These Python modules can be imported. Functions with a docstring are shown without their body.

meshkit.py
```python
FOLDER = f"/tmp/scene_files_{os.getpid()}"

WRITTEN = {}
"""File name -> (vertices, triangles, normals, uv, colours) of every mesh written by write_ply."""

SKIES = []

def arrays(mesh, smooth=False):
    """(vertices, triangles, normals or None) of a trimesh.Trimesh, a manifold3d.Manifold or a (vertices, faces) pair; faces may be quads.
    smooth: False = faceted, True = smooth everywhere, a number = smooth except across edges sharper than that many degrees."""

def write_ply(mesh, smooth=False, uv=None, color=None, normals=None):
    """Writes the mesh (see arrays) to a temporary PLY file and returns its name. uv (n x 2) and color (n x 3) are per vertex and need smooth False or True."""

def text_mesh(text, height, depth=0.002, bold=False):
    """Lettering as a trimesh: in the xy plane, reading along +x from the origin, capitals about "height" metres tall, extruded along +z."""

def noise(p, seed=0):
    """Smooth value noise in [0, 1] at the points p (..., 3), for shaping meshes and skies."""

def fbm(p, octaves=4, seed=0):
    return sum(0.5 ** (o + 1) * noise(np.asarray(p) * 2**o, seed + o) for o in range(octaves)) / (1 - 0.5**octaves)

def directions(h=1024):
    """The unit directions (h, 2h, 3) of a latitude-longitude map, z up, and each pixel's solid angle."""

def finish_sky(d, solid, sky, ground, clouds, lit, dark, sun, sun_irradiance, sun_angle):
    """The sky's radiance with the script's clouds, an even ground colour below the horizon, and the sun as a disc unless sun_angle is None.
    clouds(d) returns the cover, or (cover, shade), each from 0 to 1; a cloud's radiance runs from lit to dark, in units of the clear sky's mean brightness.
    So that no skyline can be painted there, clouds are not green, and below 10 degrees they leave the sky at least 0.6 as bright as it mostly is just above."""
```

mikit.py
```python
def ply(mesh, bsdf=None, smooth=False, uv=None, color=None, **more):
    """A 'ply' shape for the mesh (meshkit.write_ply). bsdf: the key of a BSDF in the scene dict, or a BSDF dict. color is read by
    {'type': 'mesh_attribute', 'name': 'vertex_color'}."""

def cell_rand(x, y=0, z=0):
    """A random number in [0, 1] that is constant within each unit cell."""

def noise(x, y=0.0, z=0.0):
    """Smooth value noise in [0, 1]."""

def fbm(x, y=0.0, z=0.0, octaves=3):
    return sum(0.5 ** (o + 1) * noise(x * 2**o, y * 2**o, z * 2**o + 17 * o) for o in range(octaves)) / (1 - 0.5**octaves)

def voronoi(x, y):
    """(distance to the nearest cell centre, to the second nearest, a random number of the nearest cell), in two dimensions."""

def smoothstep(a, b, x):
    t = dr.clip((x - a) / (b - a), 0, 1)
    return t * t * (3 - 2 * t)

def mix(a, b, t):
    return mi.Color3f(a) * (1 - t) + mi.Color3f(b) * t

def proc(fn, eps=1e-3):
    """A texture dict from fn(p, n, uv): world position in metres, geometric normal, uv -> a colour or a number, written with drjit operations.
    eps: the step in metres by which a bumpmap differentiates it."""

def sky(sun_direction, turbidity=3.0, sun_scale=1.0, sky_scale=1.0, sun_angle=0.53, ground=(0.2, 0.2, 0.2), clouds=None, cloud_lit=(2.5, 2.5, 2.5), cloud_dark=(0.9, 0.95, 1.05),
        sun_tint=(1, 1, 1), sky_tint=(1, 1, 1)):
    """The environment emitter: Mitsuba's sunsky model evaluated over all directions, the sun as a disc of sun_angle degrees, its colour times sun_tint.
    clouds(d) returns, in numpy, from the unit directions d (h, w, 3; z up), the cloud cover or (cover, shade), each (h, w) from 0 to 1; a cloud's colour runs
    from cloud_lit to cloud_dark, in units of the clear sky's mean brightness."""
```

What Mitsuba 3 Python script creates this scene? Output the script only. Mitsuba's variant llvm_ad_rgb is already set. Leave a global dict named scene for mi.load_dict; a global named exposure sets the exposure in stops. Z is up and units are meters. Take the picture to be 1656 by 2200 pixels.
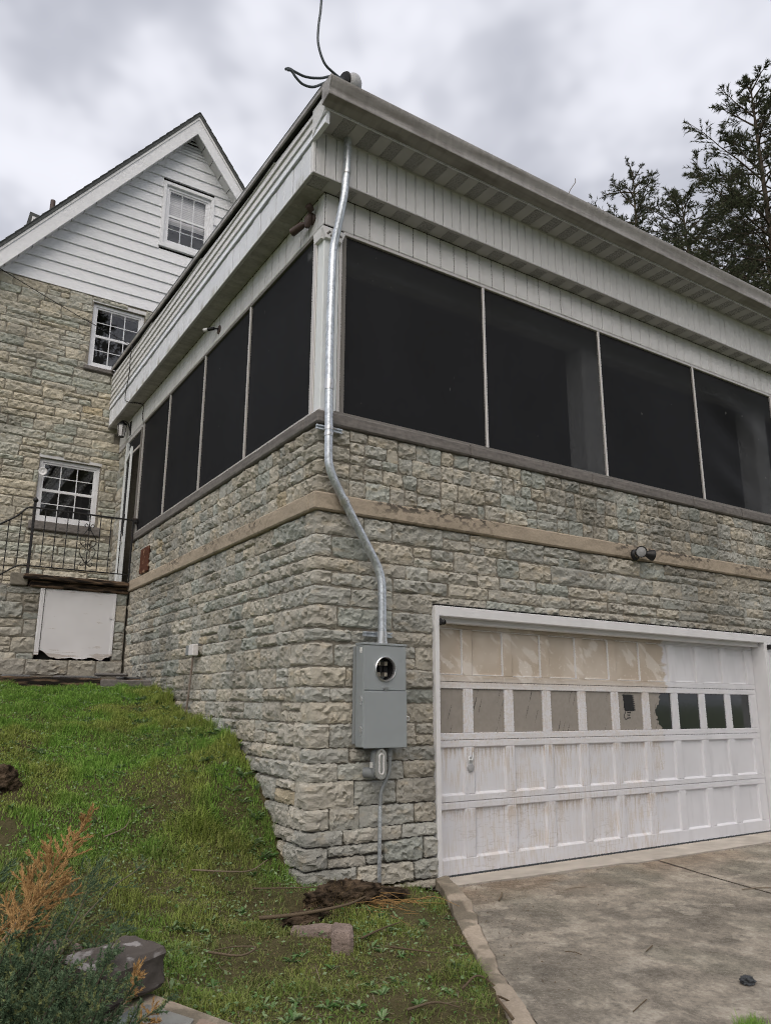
import math, random
import numpy as np, trimesh, drjit as dr, mitsuba as mi
import mikit, meshkit
from mikit import proc, noise, fbm, cell_rand, smoothstep, mix, voronoi
from scipy.interpolate import RBFInterpolator, RegularGridInterpolator
from manifold3d import Manifold, CrossSection

scene, labels = {'type': 'scene'}, {}
# ------------------------------------------------------------------ camera, sky, exposure
CAM = np.array([-2.75695, -5.26378, 1.42934]); YAW, PIT, ROL, FPX = .55451, .23483, .00958, 1596.125
FW = np.array([math.sin(YAW)*math.cos(PIT), math.cos(YAW)*math.cos(PIT), math.sin(PIT)])
R0 = np.array([math.cos(YAW), -math.sin(YAW), 0]); U0 = np.cross(R0, FW)
UP = -R0*math.sin(ROL) + U0*math.cos(ROL)
T = mi.ScalarTransform4f
scene['camera'] = {'type': 'perspective', 'fov_axis': 'x', 'fov': 2*math.degrees(math.atan(828/FPX)),
    'near_clip': .05, 'far_clip': 3000.,
    'principal_point_offset_x': (828-792.2056)/1656, 'principal_point_offset_y': (1100-1124.99)/2200,
    'to_world': T().look_at(origin=CAM.tolist(), target=(CAM+FW).tolist(), up=UP.tolist())}

def clouds(d):
    z = np.maximum(d[..., 2], .02)
    q = np.stack([d[..., 0]/(z+.35), d[..., 1]/(z+.35), np.zeros_like(z)], -1)
    w = meshkit.fbm(q*1.6+7, 3, 5)-.5
    n = meshkit.fbm(q*np.array([2.6, 3.4, 1])+1.2*w[..., None]*np.array([1, -1, 0])+3.1, 5, 11)
    m = meshkit.fbm(q*7.5+.8*w[..., None]+9.4, 4, 23)
    glow = np.exp(-((1-d@np.array([.313, .616, .723]))/.012))+.7*np.exp(-((1-d@np.array([.60, .467, .649]))/.010))
    m2 = meshkit.fbm(q*17+1.1*w[..., None]+2.2, 3, 29)
    s = -.04-(n-.5)*4.2-(m-.5)*4.4-(m2-.5)*2.4-.62*glow
    s = .5+.5*np.tanh(s)*.92
    return np.ones_like(z), np.clip(s, 0, 1)
scene['sky'] = mikit.sky((-.42, -.55, .72), turbidity=3, sun_scale=.30, sun_angle=60, sun_tint=(.87, .95, 1.12), clouds=clouds,
                         cloud_lit=(1.68, 1.70, 1.84), cloud_dark=(.88, .915, 1.05))
exposure = 2.6

# ------------------------------------------------------------------ helpers
rng = np.random.default_rng(7)
def numbered(name):
    if name not in used: used.add(name); return name
    k = 1
    k = count.get(name, 0)+1
    count[name] = k; key = f'{name}_{k:03d}'; used.add(key); return key
used, count = set(), {}
def lab(key, label=None, cat=None, group=None, kind=None):
    d = labels.setdefault(key, {})
    if label: d['label'] = label
    if cat: d['category'] = cat
    if group: d['group'] = group
    if kind: d['kind'] = kind
    return key
def thing(name, label, cat, group=None):
    return lab(numbered(name), label, cat, group)
def part(name, mesh, mat, parent=None, smooth=False, uv=None, label=None, kind=None, **kw):
    key = numbered((parent + '__' if parent else '') + name)
    scene[key] = mikit.ply(mesh, mat, smooth=smooth, uv=uv, **kw)
    if label or kind: lab(key, label, None, None, kind)
    return key
def solo(name, mesh, mat, label, cat, group=None, smooth=False, uv=None, kind=None):
    key = numbered(name); scene[key] = mikit.ply(mesh, mat, smooth=smooth, uv=uv)
    return lab(key, label, cat, group, kind)
def tm(v, f): return trimesh.Trimesh(np.asarray(v, float), np.asarray(f, int), process=False)
def cat(*ms):
    ms = [m for m in ms if m is not None]
    vs, fs, o = [], [], 0
    for m in ms:
        vs.append(np.asarray(m.vertices)); fs.append(np.asarray(m.faces)+o); o += len(m.vertices)
    return tm(np.vstack(vs), np.vstack(fs))
_bt = np.array([[0,2,1],[1,2,3],[4,5,6],[5,7,6],[0,1,4],[1,5,4],[2,6,3],[3,6,7],[0,4,2],[2,4,6],[1,3,5],[3,7,5]])
def box(x0, x1, y0, y1, z0, z1, b=0.0):
    if b <= 0:
        v = [[x, y, z] for z in (z0, z1) for y in (y0, y1) for x in (x0, x1)]
        return tm(v, _bt)
    b = min(b, .45*(x1-x0), .45*(y1-y0), .45*(z1-z0)); P = []
    for x in (x0, x1):
        for y in (y0, y1):
            for z in (z0, z1):
                sx, sy, sz = (b if x == x0 else -b), (b if y == y0 else -b), (b if z == z0 else -b)
                P += [[x, y+sy, z+sz], [x+sx, y, z+sz], [x+sx, y+sy, z]]
    return man(Manifold.hull_points(np.array(P, np.float32)))
def man(m):
    k = m.to_mesh(); return tm(np.array(k.vert_properties)[:, :3], np.array(k.tri_verts))
def tomani(m):
    from manifold3d import Mesh
    return Manifold(Mesh(np.asarray(m.vertices, np.float32), np.asarray(m.faces, np.uint32)))
def tube(pts, r, n=10, cap=True):
    p = np.asarray(pts, float); r = np.broadcast_to(np.asarray(r, float), (len(p),))
    t = np.gradient(p, axis=0); t /= np.linalg.norm(t, axis=1, keepdims=True)+1e-12
    a = np.cross(t[0], [0, 0, 1.] if abs(t[0][2]) < .9 else [1., 0, 0]); a /= np.linalg.norm(a)
    A = []
    for k in range(len(p)):
        a = a - t[k]*(a@t[k]); a /= np.linalg.norm(a); A.append(a.copy())
    A = np.array(A); B = np.cross(t, A); an = np.arange(n)*2*np.pi/n
    v = p[:, None]+r[:, None, None]*(np.cos(an)[None, :, None]*A[:, None]+np.sin(an)[None, :, None]*B[:, None])
    v = v.reshape(-1, 3)
    i, j = np.meshgrid(np.arange(len(p)-1), np.arange(n), indexing='ij'); j2 = (j+1) % n
    q = np.stack([i*n+j, i*n+j2, (i+1)*n+j2, (i+1)*n+j], -1).reshape(-1, 4)
    f = np.vstack([q[:, [0, 1, 2]], q[:, [0, 2, 3]]])
    if cap:
        o = len(v); v = np.vstack([v, p[0], p[-1]]); L = (len(p)-1)*n
        f = np.vstack([f, [[o, (k+1) % n, k] for k in range(n)], [[o+1, L+k, L+(k+1) % n] for k in range(n)]])
    return tm(v, f)
def spline(pts, k=6):
    p = np.asarray(pts, float); P = np.vstack([2*p[0]-p[1], p, 2*p[-1]-p[-2]]); out = []
    for i in range(1, len(P)-2):
        for t in np.arange(k)/k:
            a, b, c, d = P[i-1], P[i], P[i+1], P[i+2]
            out.append(.5*(2*b+(c-a)*t+(2*a-5*b+4*c-d)*t*t+(3*b-a-3*c+d)*t**3))
    return np.array(out+[p[-1]])
def lathe(prof, origin, axis, n=24):
    """prof: (distance along axis, radius)"""
    ax = np.asarray(axis, float); ax /= np.linalg.norm(ax)
    a = np.cross(ax, [0, 0, 1.] if abs(ax[2]) < .9 else [1., 0, 0]); a /= np.linalg.norm(a); b = np.cross(ax, a)
    an = np.arange(n)*2*np.pi/n; ring = np.cos(an)[:, None]*a+np.sin(an)[:, None]*b
    v = np.vstack([np.asarray(origin)+ax*d+ring*max(r, 1e-5) for d, r in prof]); f = []
    for i in range(len(prof)-1):
        for j in range(n):
            j2 = (j+1) % n; A, B, C, D = i*n+j, i*n+j2, (i+1)*n+j2, (i+1)*n+j
            f += [[A, B, C], [A, C, D]]
    return tm(v, f)
def prism(poly, a0, a1, axis):
    """polygon (n,2) extruded along axis 'x' (poly = y,z), 'y' (x,z) or 'z' (x,y)"""
    m = man(Manifold.extrude(CrossSection([np.asarray(poly, float)]), a1-a0)) if True else None
    v = m.vertices.copy()
    if axis == 'x': w = np.stack([v[:, 2]+a0, v[:, 0], v[:, 1]], 1)
    elif axis == 'y': w = np.stack([v[:, 0], v[:, 2]+a0, v[:, 1]], 1)
    else: w = np.stack([v[:, 0], v[:, 1], v[:, 2]+a0], 1)
    f = m.faces if axis != 'y' else m.faces[:, ::-1]
    return tm(w, f)
def ccw(p):
    p = np.asarray(p, float); a = np.sum(p[:, 0]*np.roll(p[:, 1], -1)-np.roll(p[:, 0], -1)*p[:, 1])
    return p if a > 0 else p[::-1]

# ------------------------------------------------------------------ materials
def mat(key, tex, rough=.8, spec=.3, metallic=0., bump=None, two=True, eps=1e-3, **kw):
    col = tex if isinstance(tex, dict) else (proc(tex) if callable(tex) else {'type': 'rgb', 'value': list(tex)})
    b = {'type': 'principled', 'base_color': col, 'roughness': proc(rough) if callable(rough) else rough, 'specular': spec, 'metallic': metallic, **kw}
    if bump: b = {'type': 'bumpmap', 'arbitrary': proc(bump, eps=eps), 'scale': 1.0, 'bsdf': b}
    scene[key] = {'type': 'twosided', 'bsdf': b} if two else b
    return key
C3 = lambda *c: mi.Color3f(*c)
def t_stone(p, n, uv):
    r, s = uv.x, uv.y
    c = mix(C3(.325, .312, .275), C3(.365, .340, .285), smoothstep(.1, .5, r))
    c = mix(c, C3(.315, .315, .288), smoothstep(.50, .60, r))
    c = mix(c, C3(.288, .302, .276), smoothstep(.84, .90, r))
    c = mix(c, C3(.385, .315, .210), smoothstep(.990, .995, r)*.7)
    f1 = fbm(p.x*9+s*50, p.y*9, p.z*14, 3); f2 = fbm(p.x*60, p.y*60, p.z*60+s*20, 2)
    c = mix(c, C3(.38, .32, .23), smoothstep(.56, .8, f1)*.40)
    c = mix(c, C3(.272, .292, .270), smoothstep(.62, .8, fbm(p.x*5+9, p.y*5, p.z*8, 3))*.45)
    c = c*(.86+.24*s)*(.74+.36*f2+.20*f1)
    stain = smoothstep(.52, .75, fbm(p.x*1.3+4, p.y*1.3, p.z*.7+2, 3))
    return c*1.07*(1-.28*stain)
mat('mat_stone', t_stone, .92, .15, bump=lambda p, n, uv: .007*fbm(p.x*30, p.y*30, p.z*48, 3)+.003*fbm(p.x*130, p.y*130, p.z*130, 2), eps=2e-3)
def t_hstone(p, n, uv):
    c = t_stone(p, n, uv)
    return c*C3(1.18, 1.165, 1.11)
mat('mat_house_stone', t_hstone, .92, .15, bump=lambda p, n, uv: .010*fbm(p.x*24, p.y*24, p.z*36, 3), eps=3e-3)
mat('mat_mortar', lambda p, n, uv: C3(.205, .188, .158)*(.75+.5*fbm(p.x*40, p.y*40, p.z*40, 3)), .95, .1, bump=lambda p, n, uv: .003*fbm(p.x*90, p.y*90, p.z*90, 2))
def t_band(p, n, uv):
    f = fbm(p.x*5, p.y*5, p.z*9, 3); g = fbm(p.x*70, p.y*70, p.z*70, 3)
    c = C3(.355, .300, .235)*(.8+.35*f)*(.8+.4*g)
    m = smoothstep(.52, .66, fbm(p.x*2.1+3.3, p.y*1.9+1.2, p.z*2, 2))*smoothstep(.44, .62, fbm(p.x*24, p.y*24, p.z*30, 4))
    top = smoothstep(3.0, 3.1, p.z)
    return mix(c, C3(.05, .045, .04), m*(.35+.65*top)*.9)
mat('mat_band', t_band, .9, .15, bump=lambda p, n, uv: .006*fbm(p.x*30, p.y*30, p.z*30, 4), eps=2e-3)
mat('mat_sill', lambda p, n, uv: mix(C3(.105, .098, .094), C3(.20, .185, .175), fbm(p.x*4, p.y*4, p.z*50, 3))*(.7+.6*fbm(p.x*30, p.y*30, p.z*30, 2)), .8, .2, bump=lambda p, n, uv: .003*fbm(p.x*25, p.y*25, p.z*40, 3))
def t_white(p, n, uv):
    run = fbm(p.x*14, p.y*14, p.z*1.2, 3); f = fbm(p.x*3, p.y*3, p.z*3, 3)
    c = C3(.585, .585, .59)*(.92+.16*f)
    return mix(c, C3(.34, .32, .28), smoothstep(.58, .85, run)*.25)
mat('mat_siding', t_white, .5, .4)
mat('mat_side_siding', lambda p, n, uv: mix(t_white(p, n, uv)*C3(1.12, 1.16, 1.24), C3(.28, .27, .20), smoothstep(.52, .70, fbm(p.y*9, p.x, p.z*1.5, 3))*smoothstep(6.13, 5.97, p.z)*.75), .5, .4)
mat('mat_gable', lambda p, n, uv: C3(.70, .71, .74)*(.92+.12*fbm(p.x*4, p.y*4, p.z*12, 3)), .45, .4)
mat('mat_trim', lambda p, n, uv: C3(.65, .65, .66)*(.9+.16*fbm(p.x*8, p.y*8, p.z*3, 3)), .5, .4)
mat('mat_soffit', lambda p, n, uv: C3(.44, .435, .44)*(.85+.25*fbm(p.x*6, p.y*6, p.z*3, 3)), .6, .3)
def t_perf(p, n, uv):
    u, v = p.x*210, p.y*210; a = dr.sin(u*2)*dr.sin(v*2)
    return mix(C3(.35, .345, .35), C3(.10, .10, .10), smoothstep(.05, .35, a)*.85)*(.85+.3*fbm(p.x*6, p.y*6, p.z, 2))
mat('mat_vent', t_perf, .6, .3)
mat('mat_side_soffit', lambda p, n, uv: C3(.33, .32, .30)*(.6+.5*fbm(p.y*16, p.x*2.5, 1.0, 3)+.25*fbm(p.x*40, p.y*40, 2.0, 2)), .8, .2)
def t_gutter(p, n, uv):
    f = fbm(p.x*2.2, p.y*14, p.z*14, 3); s = fbm(p.x*26, p.y*8, p.z*6, 3)
    return mix(C3(.315, .302, .295), C3(.17, .155, .14), smoothstep(.42, .72, f)*.7)*(.72+.5*s)
mat('mat_gutter', t_gutter, .45, .4)
mat('mat_alu', (.52, .50, .48), .4, .5, .4)
mat('mat_post', lambda p, n, uv: C3(.66, .69, .70)*(.93+.12*fbm(p.x*7, p.y*7, p.z*2, 2)), .4, .4)
mat('mat_darkgap', (.02, .02, .02), .9, .1)
mat('mat_bronze_trim', (.16, .15, .14), .6, .3)
scene['mat_screen'] = {'type': 'mask', 'opacity': .70, 'bsdf': {'type': 'twosided', 'bsdf': {'type': 'principled', 'roughness': .75, 'specular': .3,
    'base_color': proc(lambda p, n, uv: C3(.012, .013, .016)*(.7+.7*fbm(p.x*1.5, p.y*1.5, p.z*1.1, 3))+C3(.10, .10, .095)*smoothstep(.83, .87, fbm(p.x*19, p.y*19, p.z*8, 3)))}}}
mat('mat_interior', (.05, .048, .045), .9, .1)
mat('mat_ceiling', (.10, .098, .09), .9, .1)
mat('mat_inner_column', (.58, .60, .62), .8, .2)
def t_galv(p, n, uv):
    d, e, w = voronoi(p.x*60+p.z*31, p.z*60+p.y*60); f = fbm(p.x*30, p.y*30, p.z*9, 3)
    return C3(.56, .60, .64)*(.62+.42*w+.3*f)
mat('mat_galv', t_galv, .36, .5, .75)
mat('mat_steel', (.62, .63, .64), .3, .5, .85)
mat('mat_meter', lambda p, n, uv: C3(.262, .288, .300)*(.96+.08*fbm(p.x*9, p.y*9, p.z*9, 2)), .38, .5)
mat('mat_grey_pvc', (.20, .215, .22), .5, .4)
mat('mat_black', (.012, .012, .013), .5, .4)
mat('mat_rubber', (.05, .055, .06), .6, .3)
mat('mat_wire', (.060, .075, .085), .5, .4)
mat('mat_copper', (.55, .50, .42), .35, .5, .8)
mat('mat_sticker', lambda p, n, uv: mix(C3(.8, .8, .78), C3(.15, .15, .15), smoothstep(.2, .4, dr.sin(p.z*900)*.5)*.6), .6, .3)
mat('mat_cast_grey', (.33, .335, .345), .5, .4)
mat('mat_lens', (.62, .60, .60), .25, .6)
mat('mat_brown_metal', lambda p, n, uv: C3(.075, .05, .042)*(.7+.6*fbm(p.x*40, p.y*40, p.z*40, 2)), .55, .4)
mat('mat_rust', lambda p, n, uv: mix(C3(.085, .035, .022), C3(.32, .20, .13), smoothstep(.55, .72, fbm(p.x*14, p.y*14, p.z*14, 4))), .85, .2)
mat('mat_rustpipe', lambda p, n, uv: mix(C3(.16, .11, .085), C3(.24, .22, .20), fbm(p.x*20, p.y*20, p.z*12, 3)), .8, .2)
def t_door(p, n, uv):
    x, z = p.x, p.z
    f = fbm(x*3, z*3, 1.0, 3); g = fbm(x*46, z*46, 2.0, 3); st = fbm(x*110, z*9, 3.0, 3)*.7+.3*fbm(x*9, z*9, 6.0, 3)
    white = C3(.63, .635, .665)*(.93+.1*f)
    edge = 4.46+.14*(fbm(z*14, x*3, 0., 4)-.5)*2-.16*smoothstep(1.55, 1.3, z)
    left = smoothstep(edge+.03, edge-.03, x)
    beige = mix(C3(.45, .385, .31), C3(.52, .46, .39), smoothstep(.35, .7, f))
    beige = mix(beige, C3(.70, .67, .63), smoothstep(.68, .76, g)*.4*smoothstep(2.1, 1.6, z)+smoothstep(.66, .74, fbm(x*7+z*9, z*3-x*3, 4., 3))*.45)
    spk = mix(white, C3(.56, .49, .41), smoothstep(.42, .70, fbm(x*90, z*90, 2., 2))*.55)
    dirty = mix(white, C3(.52, .45, .37), smoothstep(.42, .70, st)*.58*(.35+.65*smoothstep(.3, .6, f)))
    hi = smoothstep(1.52, 1.68, z); mid = smoothstep(1.0, 1.12, z)
    c = mix(mix(dirty, spk, mid), beige, hi)
    # run-down dirt under the rails and drip marks
    k = (z-.066)/.513; fr = k-dr.floor(k)
    c = mix(c, C3(.40, .31, .22), smoothstep(.62, .92, fr)*smoothstep(.90, .88, fr)*smoothstep(.40, .62, st)*.55*(1-hi))
    crack = smoothstep(.030, .0, dr.abs(fbm(x*5, z*22, 9., 3)-.5))*smoothstep(.45, .6, fbm(x*1.5, z*2, 5., 2))
    c = mix(c, C3(.30, .25, .20), crack*.30*(1-hi))
    right = white*(1-.06*smoothstep(.5, .75, fbm(x*12, z*3, 7., 3)))
    return mix(right, c, left)
mat('mat_door', t_door, .55, .35, bump=lambda p, n, uv: .0012*fbm(p.x*50, p.y*9, p.z*12, 3), eps=2e-3)
def t_pane(p, n, uv):
    x, z = p.x, p.z; q = fbm(x*40, z*40, 2., 3)
    c = C3(.265, .240, .212)*(.9+.2*q)
    a = x*.94-z*.34; b = x*.34+z*.94          # short slanting scratches
    ci, cj = dr.floor(a*16), dr.floor(b*6); r1, r2 = cell_rand(ci, cj, 3.), cell_rand(ci, cj, 4.)
    fa, fb = a*16-ci, b*6-cj
    w = .10*r2*(1-dr.square(2*fb-1))
    c = mix(c, C3(.03, .03, .032), dr.select((r1 > .80) & (dr.abs(fa-.5) < w), .85, 0.))
    return c
mat('mat_painted_pane', t_pane, .35, .5)
mat('mat_dark_glass', (.018, .022, .024), .08, .6, clearcoat=.25, clearcoat_gloss=.95)
mat('mat_tape', (.016, .016, .017), .5, .3)
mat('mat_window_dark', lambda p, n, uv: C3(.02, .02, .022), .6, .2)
scene['mat_glass'] = {'type': 'thindielectric', 'int_ior': 1.55}
mat('mat_blind', lambda p, n, uv: C3(.66, .66, .68)*(.85+.15*dr.sin(p.z*160)), .8, .2)
mat('mat_curtain', lambda p, n, uv: C3(.30, .28, .27)*(.75+.25*dr.sin(p.x*60+3*fbm(p.x*3, p.z*2, 0., 2))), .9, .1)
mat('mat_shingle', lambda p, n, uv: C3(.095, .10, .10)*(.6+.8*fbm(p.x*30, p.y*30, p.z*30, 3)), .95, .1, bump=lambda p, n, uv: .004*fbm(p.x*80, p.y*80, p.z*80, 2))
mat('mat_iron', lambda p, n, uv: mix(C3(.012, .012, .013), C3(.07, .04, .03), smoothstep(.6, .8, fbm(p.x*30, p.y*30, p.z*20, 3))*.6), .55, .4)
def t_ply(p, n, uv):
    f = fbm(p.x*3, p.z*3, 0., 3); g = smoothstep(.60, .70, fbm(p.x*5, p.z*60, 0., 3)+.42*smoothstep(2.16, 1.98, p.z)-.20)
    return mix(C3(.66, .66, .68)*(.9+.16*f), C3(.33, .27, .21), g*.55)
mat('mat_plywood', t_ply, .6, .3)
mat('mat_rotwood', lambda p, n, uv: mix(C3(.02, .017, .015), C3(.16, .11, .075), smoothstep(.4, .75, fbm(p.x*6, p.y*12, p.z*30, 4))), .95, .1, bump=lambda p, n, uv: .01*fbm(p.x*20, p.y*20, p.z*50, 3), eps=3e-3)
mat('mat_slate', lambda p, n, uv: mix(C3(.10, .115, .125), C3(.17, .15, .135), fbm(p.x*8, p.y*8, p.z*20, 3)), .8, .2)
def t_conc(p, n, uv):
    x, y = p.x, p.y
    f = fbm(x*1.5+3, y*2.1, 0., 4); g = fbm(x*7, y*7, 1., 3); h = fbm(x*70, y*70, 2., 3); sp = fbm(x*190, y*190, 3., 2)
    c = C3(.255, .228, .190)*(.60+.7*g)
    c = mix(c, C3(.085, .078, .066), smoothstep(.36, .70, f)*.42)
    c = mix(c, C3(.07, .064, .055), smoothstep(.48, .68, fbm(x*5, y*6, 12., 4))*.34)
    c = mix(c, C3(.36, .33, .28), smoothstep(.56, .70, fbm(x*5+7, y*6, 14., 4))*.40)
    c = mix(c, C3(.215, .145, .090), smoothstep(-.95, -.15, y)*smoothstep(.42, .66, fbm(x*1.4, y*2.2, 6., 3))*.4)
    c = mix(c, C3(.13, .13, .10), smoothstep(.55, .75, fbm(x*2+9, y*2, 7., 3))*.28)
    c = c*(.45+.62*h+.48*fbm(x*28, y*28, 8., 3))
    return mix(c, C3(.44, .41, .36), smoothstep(.74, .86, sp)*.35)
mat('mat_concrete', t_conc, .93, .15, bump=lambda p, n, uv: .0035*fbm(p.x*55, p.y*55, 1., 3)+.002*fbm(p.x*180, p.y*180, 1., 2), eps=2e-3)
mat('mat_apron', lambda p, n, uv: C3(.36, .33, .29)*(.72+.5*fbm(p.x*6, p.y*9, p.z*9, 4)), .9, .15)
mat('mat_kerb', lambda p, n, uv: mix(C3(.30, .255, .205), C3(.16, .14, .11), smoothstep(.45, .65, fbm(p.x*5, p.y*5, p.z, 4)))*(.62+.45*fbm(p.x*7, p.y*7, p.z*7, 3)+.35*fbm(p.x*90, p.y*90, p.z*90, 2)), .95, .1, bump=lambda p, n, uv: .006*fbm(p.x*40, p.y*40, p.z*40, 3), eps=2e-3)
mat('mat_soil', lambda p, n, uv: mix(C3(.040, .040, .018), C3(.095, .080, .045), fbm(p.x*11, p.y*11, p.z*11, 4)), .98, .05, bump=lambda p, n, uv: .012*fbm(p.x*45, p.y*45, p.z*45, 3), eps=3e-3)
mat('mat_dirt', lambda p, n, uv: mix(C3(.018, .014, .010), C3(.088, .064, .044), smoothstep(.3, .75, fbm(p.x*22, p.y*22, p.z*22, 4))), .98, .05, bump=lambda p, n, uv: .01*fbm(p.x*70, p.y*70, p.z*70, 3), eps=2e-3)
def t_grass(p, n, uv):
    lush = mix(mix(C3(.140, .295, .045), C3(.275, .440, .105), uv.x), mix(C3(.23, .30, .06), C3(.36, .41, .13), uv.x), smoothstep(.42, .62, fbm(p.x*1.6+5, p.y*1.6, 0., 3)))
    dull = mix(C3(.120, .165, .045), C3(.250, .265, .115), uv.x)
    c = mix(lush, dull, uv.y)
    return mix(c, C3(.27, .21, .11), smoothstep(.90, .93, uv.x)*uv.y)
def leafmat(key, fn, dt=.6):
    scene[key] = {'type': 'principledthin', 'base_color': proc(fn), 'roughness': .55, 'diff_trans': dt, 'spec_trans': 0., 'eta': 1.3}
leafmat('mat_grass', t_grass, .55)
leafmat('mat_clover', lambda p, n, uv: mix(C3(.08, .17, .05), C3(.26, .34, .19), uv.x), .4)
leafmat('mat_juniper', lambda p, n, uv: mix(mix(C3(.060, .105, .060), C3(.155, .215, .125), uv.x), C3(.25, .28, .12), smoothstep(.78, .95, uv.y)), .4)
leafmat('mat_deadleaf', lambda p, n, uv: mix(C3(.34, .205, .085), C3(.54, .36, .17), uv.x), .5)
leafmat('mat_deadgrass', lambda p, n, uv: mix(C3(.09, .06, .035), C3(.27, .20, .11), uv.x), .4)
leafmat('mat_conifer', lambda p, n, uv: mix(C3(.045, .056, .036), C3(.115, .128, .075), uv.x), .5)
mat('mat_bark', lambda p, n, uv: C3(.085, .07, .055)*(.5+.9*fbm(p.x*20, p.y*20, p.z*6, 3)), .95, .1)
mat('mat_twig', lambda p, n, uv: mix(C3(.10, .075, .05), C3(.24, .20, .15), uv.x), .9, .1)
mat('mat_redrock', lambda p, n, uv: mix(C3(.150, .118, .105), C3(.26, .205, .175), fbm(p.x*9, p.y*9, p.z*14, 4))*(.7+.5*fbm(p.x*60, p.y*60, p.z*60, 2)), .92, .1, bump=lambda p, n, uv: .008*fbm(p.x*30, p.y*30, p.z*60, 3), eps=2e-3)
mat('mat_capstone', lambda p, n, uv: mix(C3(.085, .075, .068), C3(.30, .29, .29), smoothstep(.54, .66, fbm(p.x*14, p.y*14, p.z*14, 4))*smoothstep(.2, .8, n.z)*.75), .85, .2, bump=lambda p, n, uv: .004*fbm(p.x*40, p.y*40, p.z*60, 3), eps=2e-3)
mat('mat_flag', lambda p, n, uv: mix(mix(C3(.20, .26, .27), C3(.30, .22, .17), smoothstep(.4, .6, uv.x)), C3(.17, .16, .15), fbm(p.x*12, p.y*12, 0., 3)*.7), .7, .3)
mat('mat_far_ground', lambda p, n, uv: C3(.10, .12, .05)*(.7+.6*fbm(p.x*.3, p.y*.3, 0., 3)), .95, .1)

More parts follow.
